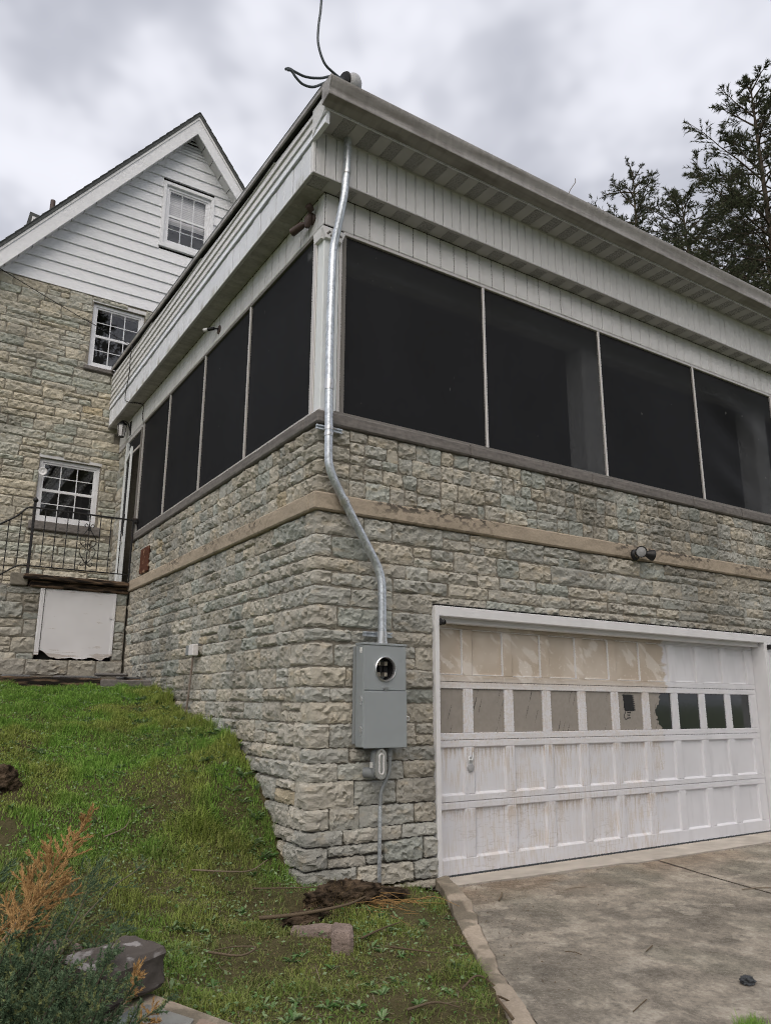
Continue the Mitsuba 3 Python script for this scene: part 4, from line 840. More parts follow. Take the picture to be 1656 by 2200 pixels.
# wall flood light on the band
FL = thing('flood_light', 'black twin flood light fixed on the concrete band over the garage', 'light')
lc = np.array([3.86, -.055, 3.0])
part('base', lathe([(0, .062), (.02, .060), (.035, .04)], lc, (0, -1, 0), 20), 'mat_black', FL, smooth=35)
for s, ctr, ax in ((0, (3.79, -.20, 3.005), (-.52, -.80, -.25)), (1, (4.02, -.16, 3.0), (.93, -.35, -.12))):
    ax = np.array(ax)/np.linalg.norm(ax); c = np.array(ctr)
    part('arm', tube([lc+[0, -.03, 0], c-ax*.10], .016, 10), 'mat_black', FL, smooth=True)
    h = part('lamp_head', lathe([(-.105, .011), (-.09, .024), (-.06, .034), (-.02, .054), (.0, .062), (.010, .062), (.010, .055), (.0, .053)], c, ax, 24), 'mat_black', FL, smooth=35)
    part('lens', lathe([(.002, .055), (.009, .04), (.012, .0)], c, ax, 24), 'mat_cast_grey', h, smooth=True)
SL_ = thing('security_light', 'rusty brown twin-head light under the overhang at the porch corner', 'light')
part('base', lathe([(0, .052), (.016, .05), (.024, .03)], (-.014, .20, 5.80), (-1, 0, 0), 18), 'mat_brown_metal', SL_, smooth=35)
part('lamp_head', tube([(-.05, .17, 5.865), (-.10, .145, 5.89)], [.030, .034], 16), 'mat_brown_metal', SL_, smooth=40)
part('body', tube([(-.04, .20, 5.86), (-.06, .21, 5.79), (-.06, .23, 5.72)], [.025, .042, .024], 16), 'mat_brown_metal', SL_, smooth=True)
h = part('lamp_head', tube([(-.07, .24, 5.765), (-.09, .29, 5.765), (-.135, .40, 5.735)], [.016, .034, .038], 18), 'mat_brown_metal', SL_, smooth=40)
part('lens', lathe([(0, .031), (.002, 0)], (-.1352, .4006, 5.7348), (-.4, .98, -.26), 16), 'mat_black', h)
SC_ = thing('security_camera', 'small black and white camera on a round plate on the side board band', 'camera')
part('plate', lathe([(0, .055), (.008, .054), (.012, .02)], (-.014, 2.62, 5.76), (-1, 0, 0), 20), 'mat_brown_metal', SC_, smooth=35)
part('arm', tube([(-.02, 2.62, 5.77), (-.075, 2.66, 5.775)], .009, 8), 'mat_black', SC_)
part('body', tube([(-.07, 2.65, 5.775), (-.125, 2.71, 5.77)], .021, 14), 'mat_black', SC_, smooth=40)
part('cap', tube([(-.125, 2.71, 5.77), (-.16, 2.75, 5.765)], .0225, 14), 'mat_trim', SC_, smooth=40)
LN = thing('wall_lantern', 'black metal lantern with frosted panes under the end of the side eave', 'lantern')
lx, ly = -.13, 6.78
part('bracket', tube(spline([(-.014, 6.66, 5.70), (-.05, 6.70, 5.86), (-.11, 6.77, 5.93), (lx, ly, 5.90)]), .010, 8), 'mat_black', LN, smooth=True)
part('back_plate', box(-.022, -.014, 6.62, 6.70, 5.66, 5.90, .003), 'mat_black', LN)
part('roof', lathe([(0, .085), (.02, .088), (.055, .05), (.085, .018), (.10, .008)], (lx, ly, 5.84), (0, 0, 1), 6), 'mat_black', LN)
for k in range(6):
    a0, a1 = k*math.pi/3, (k+1)*math.pi/3
    # lathe(n=6) ring phase follows its helper axes
ax_ = np.array([0, 0, 1.]); a_ = np.cross(ax_, [1., 0, 0]); a_ /= np.linalg.norm(a_); b_ = np.cross(ax_, a_)
ring = [np.cos(k*np.pi/3)*a_+np.sin(k*np.pi/3)*b_ for k in range(6)]; O = np.array([lx, ly, 0])
for k in range(6):
    p, q = ring[k], ring[(k+1) % 6]; A, B, C_, D = O+p*.048+[0, 0, 5.655], O+q*.048+[0, 0, 5.655], O+q*.076+[0, 0, 5.84], O+p*.076+[0, 0, 5.84]
    part('pane', tm([A, B, C_, D], [[0, 1, 2], [0, 2, 3]]), 'mat_lens', LN); part('frame_bar', tube([A, D], .006, 5), 'mat_black', LN)
part('bottom', lathe([(0, 0), (.004, .052), (.014, .052), (.018, 0)], (lx, ly, 5.638), (0, 0, 1), 6), 'mat_black', LN)
OB = thing('outlet_box', 'grey weatherproof outlet box on a rusty pipe against the side wall', 'outlet')
part('box', box(-.125, -.06, 2.52, 2.66, 1.885, 2.005, .008), 'mat_lens', OB)
part('cover', box(-.130, -.055, 2.665, 2.74, 1.89, 2.0, .008), 'mat_grey_pvc', OB)
part('pipe', tube([(-.088, 2.60, 1.886), (-.088, 2.66, 1.55), (-.092, 2.74, 1.12)], .012, 10), 'mat_rustpipe', OB, smooth=True)
solo('rusty_hatch', rough_bar(-.052, -.02, 4.86, 5.26, 3.135, 3.50, .05, .004, 71), 'mat_rust', 'rusted iron hatch plate set in the side parapet', 'hatch', smooth=40)

# ------------------------------------------------------------------ ground
CP = np.array([(-.1, -.35, .09), (-.12, 0, .13), (-.1, .2, .17), (-.1, .4, .36), (-.1, .6, .52), (-.1, .9, .80), (-.1, 1.3, 1.00), (-.1, 1.83, 1.12), (-.1, 2.8, 1.22), (-.1, 4., 1.52), (-.1, 5, 1.60),
    (.3, -.1, .08), (.7, -.1, .03), (1.1, -.15, .0), (1.0, -.6, -.02), (.3, -.6, .03), (.2, -1.5, -.04), (.0, -2.4, -.07), (-.5, -1., .02), (-.5, -2, -.03), (-.6, -3.5, -.07), (-1.0, -5, -.1), (-2.75, -5.3, -.11),
    (-1, -1.2, .02), (-1, -.4, .10), (-1, .2, .26), (-1, 1, .66), (-1, 2, 1.02), (-1, 3, 1.28), (-1, 4.3, 1.53), (-2, .0, .32), (-2, 1, .72), (-2, 2, 1.06), (-2, 3, 1.32), (-2, 4.3, 1.57), (-2, -1.0, .13), (-1.6, -1.6, .06), (-1.5, -2.4, .02), (-2.2, -2.2, .10), (-2.6, -3.2, .0), (-2.3, -1.3, .16),
    (-3.5, 0, .40), (-3.5, 1, .78), (-3.5, 2.5, 1.25), (-3.5, 4.3, 1.6), (-3.5, -1.5, .18), (-3.6, -3.5, .05), (-5.5, 0, .5), (-5.5, 2, 1.1), (-5.5, 4.5, 1.65), (-5.5, -3, .2), (-5.5, -6, 0.), (3, -6, -.15), (1.5, -3, -.10), (-3.5, 7, 1.7), (0, 7, 1.7), (6, 7, 0), (6, -1, -.08), (6, -7, -.15), (-6, 9, 1.75)])
rbf = RBFInterpolator(CP[:, :2], CP[:, 2], kernel='thin_plate_spline', smoothing=2e-4)
gx, gy = np.arange(-6, 7.01, .08), np.arange(-7, 9.01, .08)
GX, GY = np.meshgrid(gx, gy, indexing='ij'); GZ = rbf(np.stack([GX.ravel(), GY.ravel()], 1)).reshape(GX.shape)
P3 = np.stack([GX, GY, GX*0], -1)
zdrive = lambda y: -.018+.018*np.minimum(y, 0)
def seg_x(y):                                       # right edge of the lawn = left edge of the kerb
    return np.interp(y, [-8, -3.6, -2.33, -1.6, -.66, -.05], [-1.9, -.65, -.12, .29, .80, 1.13])
def right_x(y): return np.interp(y, [-8, -3.6, -2.38, -1.6, -.80, -.05], [-1.70, -.48, .03, .42, .93, 1.27])
GZ = GZ+(meshkit.fbm(P3*1.7+5, 3, 2)-.5)*.09+(meshkit.fbm(P3*4.5+1, 3, 3)-.5)*.075
under = (GX > seg_x(GY)+.05) & (GY < .1); GZ = np.where(under, np.minimum(GZ, zdrive(GY)-.10), GZ)
GZ = np.where((GX > 1.0) & (GY > -.12), np.minimum(GZ, -.2), GZ); GZ = np.where((GX > .15) & (GY > .15), np.minimum(GZ, -.25), GZ); GZ = np.where((GX > -3.3) & (GX < .1) & (GY > 4.6), np.minimum(GZ, 1.5), GZ)
H = RegularGridInterpolator((gx, gy), GZ, bounds_error=False, fill_value=0.)
hz = lambda x, y: H(np.stack([np.asarray(x, float).ravel(), np.asarray(y, float).ravel()], 1))
def grid_mesh(X, Y, Z):
    a, b = X.shape; i, j = np.meshgrid(np.arange(a-1), np.arange(b-1), indexing='ij'); o = (i*b+j).ravel()
    return tm(np.stack([X, Y, Z], -1).reshape(-1, 3), np.vstack([np.stack([o, o+b, o+b+1], -1), np.stack([o, o+b+1, o+1], -1)]))
k = numbered('ground'); scene[k] = mikit.ply(grid_mesh(GX, GY, GZ), 'mat_soil', smooth=True); lab(k, 'sloping lawn soil', None, None, 'structure')
R_ = 900.; far = []
Xf, Yf = np.meshgrid(np.r_[-R_, -200, -60, -20, -6, 7, 20, 60, 200, R_], np.r_[-R_, -200, -60, -20, -7, 9, 20, 60, 200, R_], indexing='ij')
k = numbered('far_ground'); scene[k] = mikit.ply(grid_mesh(Xf, Yf, np.where((np.abs(Xf) < 8) & (np.abs(Yf) < 10), -.7, -.45)), 'mat_far_ground'); lab(k, 'surrounding ground', None, None, 'structure')
# driveway slabs with a joint, apron strip, kerb
yv = np.arange(-7, -.129, .05)
def strip(fx0, fx1, ys, z, nx=90, wob=0.):
    u = np.linspace(0, 1, nx); X = fx0(ys)[None]*(1-u[:, None])+fx1(ys)[None]*u[:, None]; Y = np.broadcast_to(ys[None], X.shape).copy()
    return X, Y, z(Y)+wob*(meshkit.fbm(np.stack([X*2, Y*2, X*0], -1), 3, 4)-.5)
jx = lambda y: np.interp(y, [-7, -.13], [1.35, 4.75]) if False else 3.42+(np.asarray(y)+1.45)*.15+0*y
X, Y, Z = strip(lambda y: right_x(y)-.02, lambda y: jx(y)-.006, yv, zdrive, 90, .012)
k = numbered('driveway'); scene[k] = mikit.ply(grid_mesh(X, Y, Z), 'mat_concrete', smooth=True); lab(k, 'stained concrete driveway', None, None, 'structure')
X, Y, Z = strip(lambda y: jx(y)+.006, lambda y: 0*y+9., yv, zdrive, 60, .012)
part('slab', grid_mesh(X, Y, Z+.004), 'mat_concrete', k, smooth=True)
part('joint_bed', box(1.0, 5.5, -6.9, .13, -.5, -.155), 'mat_soil', k)
n = 60; xa = np.linspace(1.2, 8.5, n); ya = -.13-.07*np.clip((xa-1.2)/2, 0, 1)-.02*meshkit.noise(np.stack([xa*3, xa*0, xa*0], -1), 2)-.05*(xa > 3.3)
part('apron', prism(ccw([(1.2, .16), (8.5, .16)]+list(zip(xa[::-1], ya[::-1]))), -.2, -.006, 'z'), 'mat_apron', k, label='paler concrete strip under the garage door')
kys = np.linspace(-.06, -6.5, 130); U_ = np.linspace(0, 1, 9)
kx0, kx1 = seg_x(kys), right_x(kys); w_ = .045*(meshkit.fbm(np.stack([kys*7, kys*0, kys*0], -1), 3, 6)-.5); kx1 = kx1+w_; kx0 = kx0-.02*(meshkit.noise(np.stack([kys*5, kys*0+4, kys*0], -1), 7)-.5)
ztop = np.where(kys > -.72, .055, np.where(kys > -1.62, -.002, -.028))+.012*(meshkit.fbm(np.stack([kys*3, kys*0, kys*0], -1), 3, 9)-.5)+.018*np.minimum(kys, 0)*.7
X = kx0[None]*(1-U_[:, None])+kx1[None]*U_[:, None]; Y = np.broadcast_to(kys[None], X.shape).copy()+.03*(U_[:, None]-.5)
Zk = ztop[None]+.030*(meshkit.fbm(np.stack([X*9, Y*9, X*0], -1), 3, 8)-.5)-.012*(np.abs(U_[:, None]-.5) > .45)
X2 = np.vstack([X[:1]-.004, X, X[-1:]+.006]); Y2 = np.vstack([Y[:1], Y, Y[-1:]]); Z2 = np.vstack([Zk[:1]*0-.25, Zk, Zk[-1:]*0-.25])
bl = [(0, 15, 'raised first kerb block beside the garage door'), (14, 33, 'middle length of kerb with a crumbled edge'), (32, 130, 'low kerb strip running towards the viewer')]
kk = thing('kerb', 'tan concrete kerb between the lawn and the driveway', 'kerb')
for a, b, l in bl: 
    m = grid_mesh(X2[:, a:b], Y2[:, a:b], Z2[:, a:b]); m.invert() if False else None
    part('kerb_block', tm(m.vertices, m.faces), 'mat_kerb', kk, smooth=40, label=l)
    if a == 0: part('kerb_end', box(kx0[0]+.01, kx1[0]-.004, -.075, -.062, -.2, .05, .004), 'mat_kerb', kk)

# ------------------------------------------------------------------ plants
rv_ = np.random.default_rng(33)
def leaves(P, Dv, L, W, r, bend=0.):
    n = len(P); Dv = Dv/np.linalg.norm(Dv, axis=1, keepdims=True); s = np.cross(Dv, r.normal(0, 1, (n, 3))); s /= np.linalg.norm(s, axis=1, keepdims=True)+1e-9
    L = np.broadcast_to(L, (n,))[:, None]; W = np.broadcast_to(W, (n,))[:, None]
    V = np.stack([P-s*W/2, P+s*W/2, P+Dv*L], 1).reshape(-1, 3)
    return V, np.arange(3*n).reshape(-1, 3)
def tris(V, F, uvn): return tm(V, F), np.repeat(uvn, 3, axis=0)
def sprays(paths, r, per_m, ang, L, W, tone):
    """leaf triangles round the polylines; returns mesh, uv"""
    Ps, Ds, Us = [], [], []
    for p in paths:
        d = np.diff(p, axis=0); l = np.linalg.norm(d, axis=1); n = max(3, int(l.sum()*per_m)); s = np.sort(r.random(n))*l.sum(); c = np.r_[0, np.cumsum(l)]
        i = np.clip(np.searchsorted(c, s)-1, 0, len(l)-1); q = p[i]+d[i]*((s-c[i])/l[i])[:, None]; t = d[i]/l[i][:, None]
        o = r.normal(0, 1, (n, 3)); o -= t*(o*t).sum(1, keepdims=True); o /= np.linalg.norm(o, axis=1, keepdims=True)+1e-9
        Ps.append(q); Ds.append(t*math.cos(ang)+o*math.sin(ang)); Us.append(np.stack([r.random(n), np.full(n, r.random())*tone], 1))
    P, D_, U = np.vstack(Ps), np.vstack(Ds), np.vstack(Us)
    V, F = leaves(P, D_, L*r.uniform(.6, 1.25, len(P)), W, r); return tris(V, F, U)
def branchlets(base, dirv, length, r, n, sub, spread, droop=.0, nsub=None):
    """a bough with side twigs: list of polylines, the first is the stem"""
    dirv = np.asarray(dirv, float)/np.linalg.norm(dirv); t = np.linspace(0, 1, 9)[:, None]
    stem = np.asarray(base)+dirv*length*t+np.array([0, 0, -droop*length])*t**2+np.cumsum(r.normal(0, .012*length, (9, 3)), 0)*t
    out = [stem]
    for k in range(n):
        f = r.uniform(.12, 1.0); q = stem[0]*(1-f)+stem[-1]*f; i = min(int(f*8), 7); q = stem[i]+(stem[i+1]-stem[i])*(f*8-i if f < 1 else 1)
        o = r.normal(0, 1, 3); o -= dirv*(o@dirv); o /= np.linalg.norm(o)
        o[2] *= spread; d = dirv*r.uniform(.5, .9)+o*r.uniform(.4, .9); d /= np.linalg.norm(d); L = sub*length*(1.1-.75*f)*r.uniform(.6, 1.2)
        tt = np.linspace(0, 1, 5)[:, None]; out.append(q+d*L*tt+np.array([0, 0, .12*L-droop*L])*tt**2)
    return out
def tubes(paths, r0, r1, sides=5):
    return cat(*[tube(p, np.linspace(r0, r1, len(p)), sides, False) for p in paths])

# juniper in the lower left corner
JU = thing('juniper_shrub', 'low blue green juniper shrub with orange dead branches in the lower left corner', 'shrub')
bases = [(-2.22, -1.80, .10), (-2.38, -1.60, .12), (-2.22, -1.50, .12), (-2.45, -1.9, .10), (-2.28, -2.05, .08), (-2.14, -2.05, .08)]
al = []
for k in range(190):
    b = np.array(bases[k % 6])+np.r_[rv_.normal(0, .10, 2), 0]; a = rv_.uniform(0, 6.283); e = rv_.uniform(.15, 1.2)
    al.append(branchlets(b, (math.cos(a)*math.cos(e), math.sin(a)*math.cos(e), math.sin(e)), rv_.uniform(.24, .50)*(1.1 if e < .7 else .95), rv_, 34, .27, .9))
m, u = sprays([p for b in al for p in b], rv_, 520, .8, .013, .0058, 1.0); part('foliage', m, 'mat_juniper', JU, uv=u)
part('stems', tubes([b[0] for b in al], .006, .002, 5), 'mat_bark', JU, smooth=True)
def bough(base, tip, n, matn, nm, label, dens=420, sub=.34):
    d = np.array(tip)-np.array(base); bl_ = branchlets(base, d, np.linalg.norm(d), rv_, n, sub, .8); bl_ += [p for q in bl_[1:1+n//2] for p in branchlets(q[1], q[-1]-q[0], np.linalg.norm(q[-1]-q[0])*.8, rv_, 4, .5, .8)[1:]]
    m, u = sprays(bl_, rv_, dens, .5, .017, .0052, 1.0); f = part(nm, m, matn, JU, uv=u, label=label); part('stems', tubes(bl_[:1], .006, .002, 6), 'mat_twig', JU, smooth=True, uv=np.full((9*6, 2), .5))
bough((-2.24, -1.47, .40), (-1.80, -.84, .72), 60, 'mat_deadleaf', 'dead_branch', 'long orange dead branch reaching up to the right', 850, .30)
bough((-2.3, -1.6, .36), (-2.02, -1.22, .50), 26, 'mat_deadleaf', 'dead_branch', None, 420, .4)
bough((-2.28, -1.35, .36), (-2.03, -1.02, .50), 22, 'mat_deadleaf', 'dead_branch', None, 420, .4)
bough((-1.82, -2.02, .18), (-1.66, -1.9, .20), 14, 'mat_deadleaf', 'dead_branch', None, 500, .5)
bough((-1.80, -1.85, .20), (-1.70, -1.72, .30), 12, 'mat_deadleaf', 'dead_branch', None, 500, .5)
bough((-1.95, -1.2, .24), (-1.62, -.45, .42), 40, 'mat_juniper', 'green_branch', 'green branch pointing at the grass', 460, .36)
bough((-1.80, -.9, .30), (-1.30, -.30, .50), 14, 'mat_juniper', 'green_branch', None, 260, .22)
bough((-2.0, -1.3, .16), (-1.55, -.9, .22), 30, 'mat_juniper', 'green_branch', None, 420, .40)
bough((-2.3, -.9, .24), (-2.1, -.3, .46), 34, 'mat_juniper', 'green_branch', None, 420, .40)
# capstone, flagstones
def rock(cx, cy, z, sx, sy, sz, a, seed, mt, label, name, catg='rock', tilt=(0, 0)):
    m = box(-sx/2, sx/2, -sy/2, sy/2, -sz/2, sz/2, .02*min(1, sz*8)).subdivide_to_size(.035, 12); m.merge_vertices(); v = m.vertices.copy()
    v += m.vertex_normals*((meshkit.fbm(v*7+seed, 4, seed)-.5)*.07*min(1, sz*7)/1.0)[:, None]
    m = tm(v, m.faces); R = trimesh.transformations.euler_matrix(tilt[0], tilt[1], a); m.apply_transform(R); m.apply_translation([cx, cy, z])
    return solo(name, m, mt, label, catg, smooth=30)
rock(-1.74, -1.47, .22, .36, .30, .17, .45, 3, 'mat_capstone', 'dark squared stone with pale lichen patches beside the juniper', 'lichen_stone', tilt=(.04, -.05))
rock(-1.92, -1.05, .20, .20, .16, .12, .3, 4, 'mat_redrock', 'small grey pink stone half hidden in the juniper', 'garden_stone')
FP = thing('flagstone_edging', 'low mortared flagstone edging at the bottom of the picture', 'paving')
Pm = [(-1.57, -1.47), (-1.37, -1.97), (-1.28, -2.8), (-2.3, -2.8), (-2.1, -1.7)]
part('mortar_bed', prism(ccw(Pm), -.15, .105, 'z'), 'mat_kerb', FP)
from shapely.geometry import Polygon, MultiPoint
from shapely.ops import voronoi_diagram
pol = Polygon(Pm).buffer(-.045); vr = np.random.default_rng(4); pts = np.stack([vr.uniform(-2.3, -1.3, 26), vr.uniform(-2.8, -1.6, 26)], 1)
for g in voronoi_diagram(MultiPoint(pts)).geoms:
    q = g.intersection(pol).buffer(-.012).buffer(-.012).buffer(.012)
    if q.is_empty or q.geom_type != 'Polygon' or q.area < .004: continue
    m = prism(ccw(np.array(q.exterior.coords)[:-1]), .02, .114+vr.uniform(-.004, .004), 'z'); part('flagstone', m, 'mat_flag', FP, uv=np.tile([[vr.random(), vr.random()]], (len(m.vertices), 1)))
rock(-.355, -.875, .03, .38, .12, .11, -.50, 11, 'mat_redrock', 'long pinkish stone lying flat before the dug soil', 'pink_stone')
rock(-.335, -1.10, .05, .125, .26, .15, -.52, 12, 'mat_redrock', 'short squared purplish stone pointing at the viewer', 'purple_stone')
# clods
def clod(cx, cy, rx, ry, h, seed, mt, label, name, catg):
    m = trimesh.creation.icosphere(5, 1.0); v = m.vertices.copy(); n = v.copy(); v *= (1+.9*(meshkit.fbm(n*2.2+seed, 5, seed)-.5)+.25*(meshkit.fbm(n*9+seed, 3, seed)-.5))[:, None]
    v = v*[rx, ry, h]; v += [cx, cy, float(hz(cx, cy)[0])+.1*h]
    return solo(name, tm(v, m.faces), mt, label, catg, smooth=True)
clod(.02, -.50, .26, .13, .105, 5, 'mat_dirt', 'heap of dug brown soil with roots in front of the corner wall', 'soil_heap', 'soil')
clod(-.33, -.66, .17, .08, .07, 8, 'mat_dirt', 'small dark soil clod at the left end of the soil heap', 'soil_clod', 'soil')
clod(.42, -.26, .26, .14, .035, 9, 'mat_dirt', 'bare trodden soil at the foot of the thin conduit', 'soil_patch', 'soil')
clod(-1.99, 1.12, .12, .10, .13, 15, 'mat_dirt', 'overturned dark sod clod at the left edge of the lawn', 'sod_clod', 'soil')
clod(-1.05, 5.05, .20, .12, .10, 19, 'mat_rotwood', 'heap of dead leaves and bark on the stoop ledge', 'leaf_heap', 'debris')
rr = []
for k in range(60):
    b = np.array([.13+rv_.normal(0, .10), -.55+rv_.normal(0, .05), .05+rv_.random()*.06]); d = np.r_[rv_.normal(.05, .25), -.12+rv_.normal(0, .12), rv_.uniform(-.04, .07)]*.8
    rr.append(spline([b, b+d*.5+rv_.normal(0, .02, 3), b+d+[0, 0, -.03]], 4))
m = tubes(rr, .0035, .0012, 4); solo('root_tuft', m, 'mat_deadleaf', 'tuft of torn brown roots hanging out of the soil heap', 'roots', uv=np.tile([[.2, .2]], (len(m.vertices), 1)))
def twig(pts, r0, label, tone=.3, grp=None):
    p = np.array([[x, y, float(hz(x, y)[0])+.03+dz] for x, y, dz in pts]); s = spline(p, 6); m = tube(s, np.linspace(r0, r0*.45, len(s)), 6)
    solo('twig', m, 'mat_twig', label, 'twig', grp, smooth=True, uv=np.full((len(m.vertices), 2), tone))
twig([(-.62, -.55, .02), (-.40, -.70, .06), (-.1, -.74, .05), (.12, -.62, .04)], .014, 'dark branch lying along the dug soil heap', .1)
twig([(-.85, .10, .02), (-.60, .02, .03), (-.42, .06, .03), (-.26, .14, .06)], .007, 'pale branch on the grass left of the wall corner', .5)
twig([(-.5, -.16, .02), (-.2, -.35, .05), (.05, -.42, .05)], .006, 'thin dark twig in front of the wall corner', .1)
twig([(-.24, -1.16, .01), (-.02, -1.05, .02), (.20, -.93, .02)], .007, 'black stick slanting right of the squared stone', .02)
twig([(-.13, -1.30, .01), (.02, -1.42, .01), (.1, -1.47, .01)], .006, 'short black stick on the lower lawn', .02)
twig([(-.05, -1.86, .01), (.12, -1.80, .02), (.22, -1.92, .01)], .007, 'dark stick on the lawn near the kerb bottom', .05)
twig([(-.03, -2.22, .02), (.02, -2.05, .02), (.15, -2.02, .04)], .009, 'dark stick leaning over the kerb at the bottom of the picture', .05)
twig([(.32, -1.32, .01), (.42, -1.36, .01)], .006, 'short dark stick at the kerb edge half way down', .05)
twig([(-.48, -1.98, .01), (-.30, -1.96, .01), (-.18, -2.0, .0)], .007, 'brown stick low on the lawn at the bottom centre', .15)
twig([(-1.12, -1.0, .02), (-.98, -1.12, .02), (-.86, -1.04, .01), (-.95, -.94, .02), (-1.08, -.98, .02)], .007, 'curled vine lying on the grass', .2)
twig([(-1.35, .55, .01), (-1.2, .62, .02), (-1.13, .72, .02)], .006, 'grey stick on the upper bank', .6)
def flat_stick(x, y, a, l, r0, label, tone):
    z = float(zdrive(y))+r0+.006; m = tube(spline([(x, y, z), (x+l*.5*math.cos(a)+.01, y+l*.5*math.sin(a), z+.004), (x+l*math.cos(a), y+l*math.sin(a), z)], 4), [r0]*9, 6)
    solo('drive_stick', m, 'mat_twig', label, 'twig', smooth=True, uv=np.full((len(m.vertices), 2), tone))
flat_stick(1.30, -.62, .75, .24, 0.0066, 'bark strip beside the raised kerb block', .3)
flat_stick(2.0, -.62, -.1, .22, 0.0028, 'pale straw on the driveway near the door', .9)
flat_stick(3.3, -1.30, -.3, .28, 0.0039, 'pale stick across the driveway joint', .8)
flat_stick(1.35, -1.9, .4, .14, 0.0033, 'small curled twig in the middle of the driveway', .1)
flat_stick(.55, -2.45, .35, .2, 0.0028, 'dark twig at the bottom of the driveway', .1)
flat_stick(.95, -1.75, 2., .1, 0.0028, 'tiny dark twig on the left part of the driveway', .1)
flat_stick(2.75, -.27, .25, .12, 0.0022, 'thin stick on the pale apron strip', .3)
m = trimesh.creation.icosphere(4, 1.0); v = m.vertices*(1+1.6*(meshkit.fbm(m.vertices*2.6+4, 4, 4)-.5))[:, None]
solo('black_scrap', tm(v*[.045, .03, .022]+[1.43, -2.50, zdrive(-2.5)+.016], m.faces), 'mat_rubber', 'small crumpled black scrap on the driveway', 'scrap')
n = 900; x, y = .03+rv_.normal(0, .17, n), -.50+rv_.normal(0, .085, n); a = rv_.uniform(0, 6.283, n); h = rv_.uniform(.03, .11, n)
d = np.exp(-((x-.02)/.26)**2-((y+.5)/.13)**2); B = np.stack([x, y, hz(x, y)+.075*d], 1); sd = np.stack([np.cos(a), np.sin(a), 0*a], 1)*.0022; Tp = B+np.stack([rv_.normal(.01, .045, n), rv_.normal(-.015, .045, n), h*rv_.uniform(.3, 1, n)], 1)
solo('dead_grass_tuft', tm(np.stack([B-sd, B+sd, Tp], 1).reshape(-1, 3), np.arange(3*n).reshape(-1, 3)), 'mat_deadgrass', 'dry brown grass standing on the dug soil heap', 'grass', uv=np.repeat(rv_.random((n, 2)), 3, axis=0))
# grass: blades and broad leaves, thinner where the soil is bare
def in_drive(x, y): return (x > seg_x(y)-.012) & (y < .02)
def scatter(n, x0, x1, y0, y1, r):
    x, y = r.uniform(x0, x1, n), r.uniform(y0, y1, n)
    ok = ~in_drive(x, y) & ~((x > -.045-bat(hz(x, y))) & (y > -.05)) & (y < 4.42) & ~((x > -.0) & (y > -.06))
    ok &= ~((x < -1.45+.0*y) & (y < -1.62) & (y > -2.8) & (x > -2.2))
    x, y = x[ok], y[ok]
    d = (((x-.05)/.42)**2+((y+.48)/.19)**2); bare = np.exp(-d)*1.1+np.exp(-(((x-.55)/.4)**2+((y+.22)/.15)**2))*.95
    bare += np.exp(-(((x+2.05)/.24)**2+((y-.62)/.26)**2))
    patch = meshkit.fbm(np.stack([x*2.3, y*2.3, x*0], -1), 3, 21)
    lowpart = np.clip((1.3-(y+.3*meshkit.noise(np.stack([x, y, x*0], -1)*2, 5)))/1.4, 0, 1)
    keep = r.random(len(x)) > np.clip(bare+np.clip((patch-.50)*4.5, 0, .66)*(.35+.65*lowpart), 0, .97)
    dry = np.clip(lowpart*.66+(patch-.5)*1.6, .03, 1)
    return x[keep], y[keep], dry[keep]
def blades(n, x0, x1, y0, y1, hmin, hmax, wid, r):
    x, y, dry = scatter(n, x0, x1, y0, y1, r); n = len(x); z = hz(x, y)
    dg = np.exp(-(((x+.74)/.26)**2+((y-.50)/.20)**2))           # the lusher dark clump
    clump = meshkit.fbm(np.stack([x*5, y*5, x*0], -1), 3, 31); wallw = np.exp(-np.clip(-.10-x, 0, 9)/.10)*(y > -.1)*(meshkit.noise(np.stack([x*3, y*6, x*0], -1), 8) > .45)
    hgt = r.uniform(hmin, hmax, n)*(1-.35*dry)*(1+1.9*dg)*(.55+np.clip((clump-.42)*4, 0, 1.3))*(1+1.3*wallw); a = r.uniform(0, 6.283, n); lean = r.uniform(.25, 1.2, n)*(.7+.7*dry)
    dry = dry*(1-dg); s = np.stack([np.cos(a+1.57), np.sin(a+1.57), 0*a], 1)*(wid*r.uniform(.6, 1.3, n)/2)[:, None]; d = np.stack([np.cos(a), np.sin(a), 0*a], 1)
    B = np.stack([x, y, z-.004], 1); M = B+d*(hgt*lean*.35)[:, None]+np.array([0, 0, 1.])*(hgt*.6)[:, None]; Tp = B+d*(hgt*lean)[:, None]+np.array([0, 0, 1.])*(hgt*(1-.35*lean*.6))[:, None]
    V = np.stack([B-s, B+s, M+s*.8, M-s*.8, Tp], 1).reshape(-1, 3); o = np.arange(n)[:, None]*5
    F = np.concatenate([o+[0, 1, 2], o+[0, 2, 3], o+[3, 2, 4]], 0); uv = np.repeat(np.stack([r.random(n), np.clip(dry+r.normal(0, .18, n), 0, 1)], 1), 5, axis=0)
    return tm(V, F), uv
rg = np.random.default_rng(77)
parts_ = [blades(150000, -3.0, 1.2, -3.3, .6, .022, .055, .0050, rg), blades(120000, -3.4, .0, .3, 4.45, .03, .065, .0075, rg)]
k = numbered('grass'); scene[k] = mikit.ply(cat(*[m for m, _ in parts_]), 'mat_grass', uv=np.vstack([u for _, u in parts_])); lab(k, 'short lawn grass, bright on the bank and dry near the driveway', 'grass', None, 'stuff')
x, y, dry = scatter(30000, -3.2, 1.1, -3.2, 4.4, rg); sel = rg.random(len(x)) < (.35+.5*(meshkit.fbm(np.stack([x*1.8, y*1.8, x*0], -1), 3, 41) > .52)); x, y = x[sel], y[sel]; n = len(x)
c = np.stack([x, y, hz(x, y)+rg.uniform(.012, .04, n)], 1); nn = rg.normal(0, .45, (n, 3))+[0, 0, 1]; nn /= np.linalg.norm(nn, axis=1, keepdims=True)
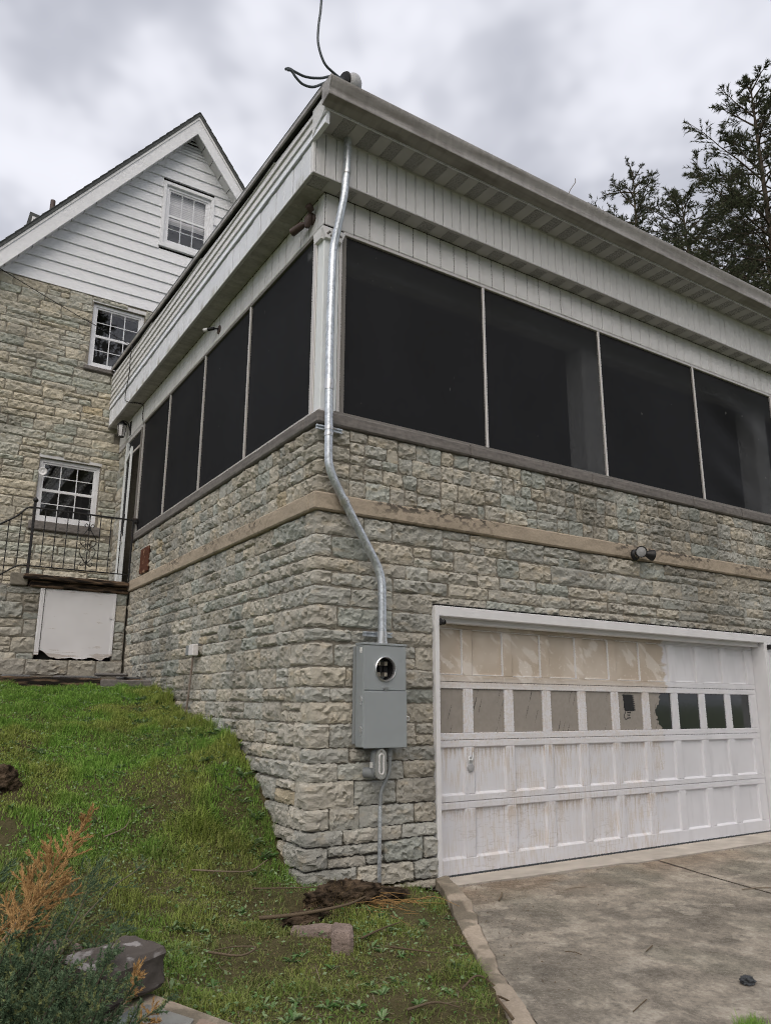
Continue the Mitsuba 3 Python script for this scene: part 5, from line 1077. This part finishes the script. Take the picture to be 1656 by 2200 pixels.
e1 = np.cross(nn, rg.normal(0, 1, (n, 3))); e1 /= np.linalg.norm(e1, axis=1, keepdims=True); e2 = np.cross(nn, e1); s = rg.uniform(.007, .017, n)[:, None]
V = np.stack([c-e1*s, c-e2*s*.55, c+e1*s, c+e2*s*.55], 1).reshape(-1, 3); o = np.arange(n)[:, None]*4; F = np.concatenate([o+[0, 1, 2], o+[0, 2, 3]], 0)
k = numbered('clover'); scene[k] = mikit.ply(tm(V, F), 'mat_clover', uv=np.repeat(rg.random((n, 2)), 4, axis=0)); lab(k, 'clover and small broad leaves among the lawn grass', 'clover', None, 'stuff')
n = 2600; x, y, dry = scatter(n, -2.6, 1.1, -3.2, 1.2, rg); n = len(x); p0 = np.stack([x, y, hz(x, y)+.012], 1); a = rg.uniform(0, 6.28, n); L = rg.uniform(.03, .12, n)[:, None]
d = np.stack([np.cos(a), np.sin(a), rg.normal(0, .12, n)], 1); sd = np.cross(d, [0, 0, 1.])*.0016; V = np.stack([p0-sd, p0+sd, p0+d*L+sd, p0+d*L-sd, p0+d*L*.5+[0, 0, .003]], 1)[:, :4].reshape(-1, 3); o = np.arange(n)[:, None]*4
k = numbered('straw'); scene[k] = mikit.ply(tm(V, np.concatenate([o+[0, 1, 2], o+[0, 2, 3]], 0)), 'mat_twig', uv=np.repeat(rg.random((n, 2)), 4, axis=0)); lab(k, 'scattered straw and dead stalks in the lawn', 'straw', None, 'stuff')
m, u = blades(0, 0, 0, 0, 0, .02, .05, .004, rg) if False else (None, None)
# broad-leaved weeds: rosettes of narrow leaves
x, y, dry = scatter(1500, -2.6, 1.0, -3.2, 4.35, rg); wp = meshkit.fbm(np.stack([x*1.5, y*1.5, x*0], -1), 3, 51); sel = rg.random(len(x)) < (.12+.5*(wp > .54)+.8*np.exp(-np.clip(-.12-x, 0, 9)/.35)*(y > -.1)); x, y = x[sel], y[sel]; Vs, Us = [], []
for X_, Y_, Z_ in zip(x, y, hz(x, y)):
    n = rg.integers(6, 13); a = rg.uniform(0, 6.283, n); L = rg.uniform(.03, .075, n)*(1+.9*np.exp(-max(-.12-X_, 0)/.3)*(Y_ > .1)); e = rg.uniform(.25, 1.0, n); d = np.stack([np.cos(a)*np.cos(e), np.sin(a)*np.cos(e), np.sin(e)], 1); sd = np.stack([-np.sin(a), np.cos(a), 0*a], 1)*(L*.17)[:, None]
    B = np.array([X_, Y_, Z_]); M = B+d*(L*.55)[:, None]; Tp = B+d*L[:, None]-np.array([0, 0, .25])*L[:, None]
    Vs.append(np.stack([np.broadcast_to(B, M.shape), M+sd, Tp, M-sd], 1).reshape(-1, 3)); Us.append(np.repeat(np.stack([rg.random(n), rg.random(n)], 1), 4, axis=0))
V = np.vstack(Vs); o = np.arange(len(V)//4)[:, None]*4; k = numbered('weeds'); scene[k] = mikit.ply(tm(V, np.concatenate([o+[0, 1, 2], o+[0, 2, 3]], 0)), 'mat_clover', uv=np.vstack(Us)); lab(k, 'small leafy weeds scattered in the lawn and along the wall', 'weeds', None, 'stuff')
# leaf crumbs and grit swept against the kerb and the door
n = 900; yy_ = -np.abs(rg.normal(0, .9, n))-.14; xx_ = right_x(yy_)+np.abs(rg.normal(0, .35, n))+.01; far_ = rg.random(n) < .4; xx_ = np.where(far_, rg.uniform(1.2, 6.0, n), xx_); yy_ = np.where(far_, -.2-np.abs(rg.normal(0, .45, n)), yy_)
ok = xx_ > right_x(yy_)+.005; xx_, yy_ = xx_[ok], yy_[ok]; n = len(xx_); c = np.stack([xx_, yy_, zdrive(yy_)+.012], 1); a = rg.uniform(0, 6.28, n); s_ = rg.uniform(.003, .010, n)[:, None]; e1 = np.stack([np.cos(a), np.sin(a), rg.normal(0, .3, n)], 1)*s_; e2 = np.stack([-np.sin(a), np.cos(a), rg.normal(0, .3, n)], 1)*s_*.5
V = np.stack([c-e1, c-e2, c+e1, c+e2], 1).reshape(-1, 3); o = np.arange(n)[:, None]*4; k = numbered('leaf_litter'); scene[k] = mikit.ply(tm(V, np.concatenate([o+[0, 1, 2], o+[0, 2, 3]], 0)), 'mat_twig', uv=np.repeat(rg.random((n, 2))*.8, 4, axis=0)); lab(k, 'crumbs of dead leaf and grit on the driveway', 'litter', None, 'stuff')
# tuft growing in the driveway crack at the bottom edge
n = 260; x, y = .93+rg.normal(0, .045, n), -2.83+rg.normal(0, .03, n); z = zdrive(y); a = rg.uniform(0, 6.28, n); h = rg.uniform(.02, .05, n); s = np.stack([np.cos(a), np.sin(a), 0*a], 1)*.0022; B = np.stack([x, y, z], 1); Tp = B+np.stack([rg.normal(0, .02, n), rg.normal(0, .02, n), h], 1)
k = numbered('crack_grass'); scene[k] = mikit.ply(tm(np.stack([B-s, B+s, Tp], 1).reshape(-1, 3), np.arange(3*n).reshape(-1, 3)), 'mat_grass', uv=np.repeat(np.stack([rg.random(n), rg.random(n)*.3], 1), 3, axis=0)); lab(k, 'small green tuft growing in the driveway at the bottom edge', 'grass')

# ------------------------------------------------------------------ trees
def conifer(seed, Ht, R, z0f, nb, lean=(0, 0), density=46, power=.8, leafL=.10, leafW=.022, fine=3):
    r = np.random.default_rng(seed); t = np.linspace(0, 1, 14)
    tr = np.stack([lean[0]*t*t+.12*np.sin(5*t+seed), lean[1]*t*t+.1*np.cos(4*t+seed)-.1, Ht*t], 1)
    trunk = tube(tr, .19*(Ht/20)*(1-t)**.8+.012, 8); br, tw, lf = [], [], []
    for k in range(nb):
        f = z0f+(1-z0f)*(k+.5*r.random())/nb; p = np.array([np.interp(f, t, tr[:, q]) for q in range(3)]); a = k*2.4+r.normal(0, .5)
        g = (1-f)/(1-z0f); L = (R*g**power+.30)*r.uniform(.45, 1.25); el = .08+.75*(1-g)**2+r.normal(0, .16)
        b = branchlets(p, (math.cos(a)*math.cos(el), math.sin(a)*math.cos(el), math.sin(el)), L, r, int(5+L*4.5), .36, .6, r.uniform(-.10, .16))
        br.append(b[0]); tw += b[1:]
        for q in b[1:]+[b[0][5:]]:
            c = branchlets(q[0], q[-1]-q[0], np.linalg.norm(q[-1]-q[0])*1.1, r, fine+int(2*r.random()), .55, .9, .16)
            tw += c[1:]; lf += [v for v in c[1:]]+[c[0][3:]]
    m, u = sprays(lf, r, density, .6, leafL, leafW, 1.)
    return trunk, cat(*[tube(b, np.linspace(.011*(Ht/20)*2.6, .006, len(b)), 5, False) for b in br]), tubes(tw, .008, .004, 3), m, u
def plant_tree(name, x, y, z, data, label, group=None):
    tk = thing(name, label, 'tree', group); M = T().translate([x, y, z])
    trunk, br, twg, m, u = data
    part('trunk', trunk, 'mat_bark', tk, smooth=True, to_world=M); part('branches', br, 'mat_bark', tk, smooth=True, to_world=M); part('twigs', twg, 'mat_bark', tk, to_world=M); part('crown', m, 'mat_conifer', tk, uv=u, to_world=M)
plant_tree('conifer', 17.0, 4.75, -.5, conifer(2, 20.6, 4.7, .42, 112, (-.1, .0), 62, .80, .11, .024, 4), 'tall thin topped conifer at the right edge behind the roof', None)
plant_tree('conifer', 19.2, 11.0, -.5, conifer(8, 22.6, 3.0, .62, 60, (.3, 0), 58, .5, .11, .024, 4), 'shorter bushy conifer rising behind the gutter left of the tallest tree', None)
plant_tree('conifer', 20.0, 9.2, -.5, conifer(13, 20.6, 3.2, .60, 62, (0, .2), 58, .5, .11, .024, 4), 'low rounded conifer between the two taller trees behind the gutter', None)
plant_tree('conifer', 21.5, 7.4, -.5, conifer(17, 19.0, 3.6, .52, 60, (0, 0), 58, .6, .11, .024, 4), 'dark conifer in the gap under the tallest tree at the right edge', None)
solo('power_line', tube([(30., 16.5, 14.0), (24.0, 12.3, 16.55), (14, 4.2, 13.1), (9, -2, 10.5)], .012, 5) if False else tube([(26., 17.0, 18.2), (20.5, 4.0, 17.3)], .014, 5), 'mat_black', 'thin dark overhead line crossing the conifers', 'cable')
back = conifer(29, 21, 5.0, .12, 60, density=9, leafL=.34, leafW=.09, fine=2)
for q, (x, y) in enumerate([(3.3, -14.5), (-7, -24), (11, -19), (18, -27), (-1.0, -27)]):
    plant_tree('conifer', x, y, -.8, back, 'conifer standing across the road behind the viewer', 'conifers across the road')
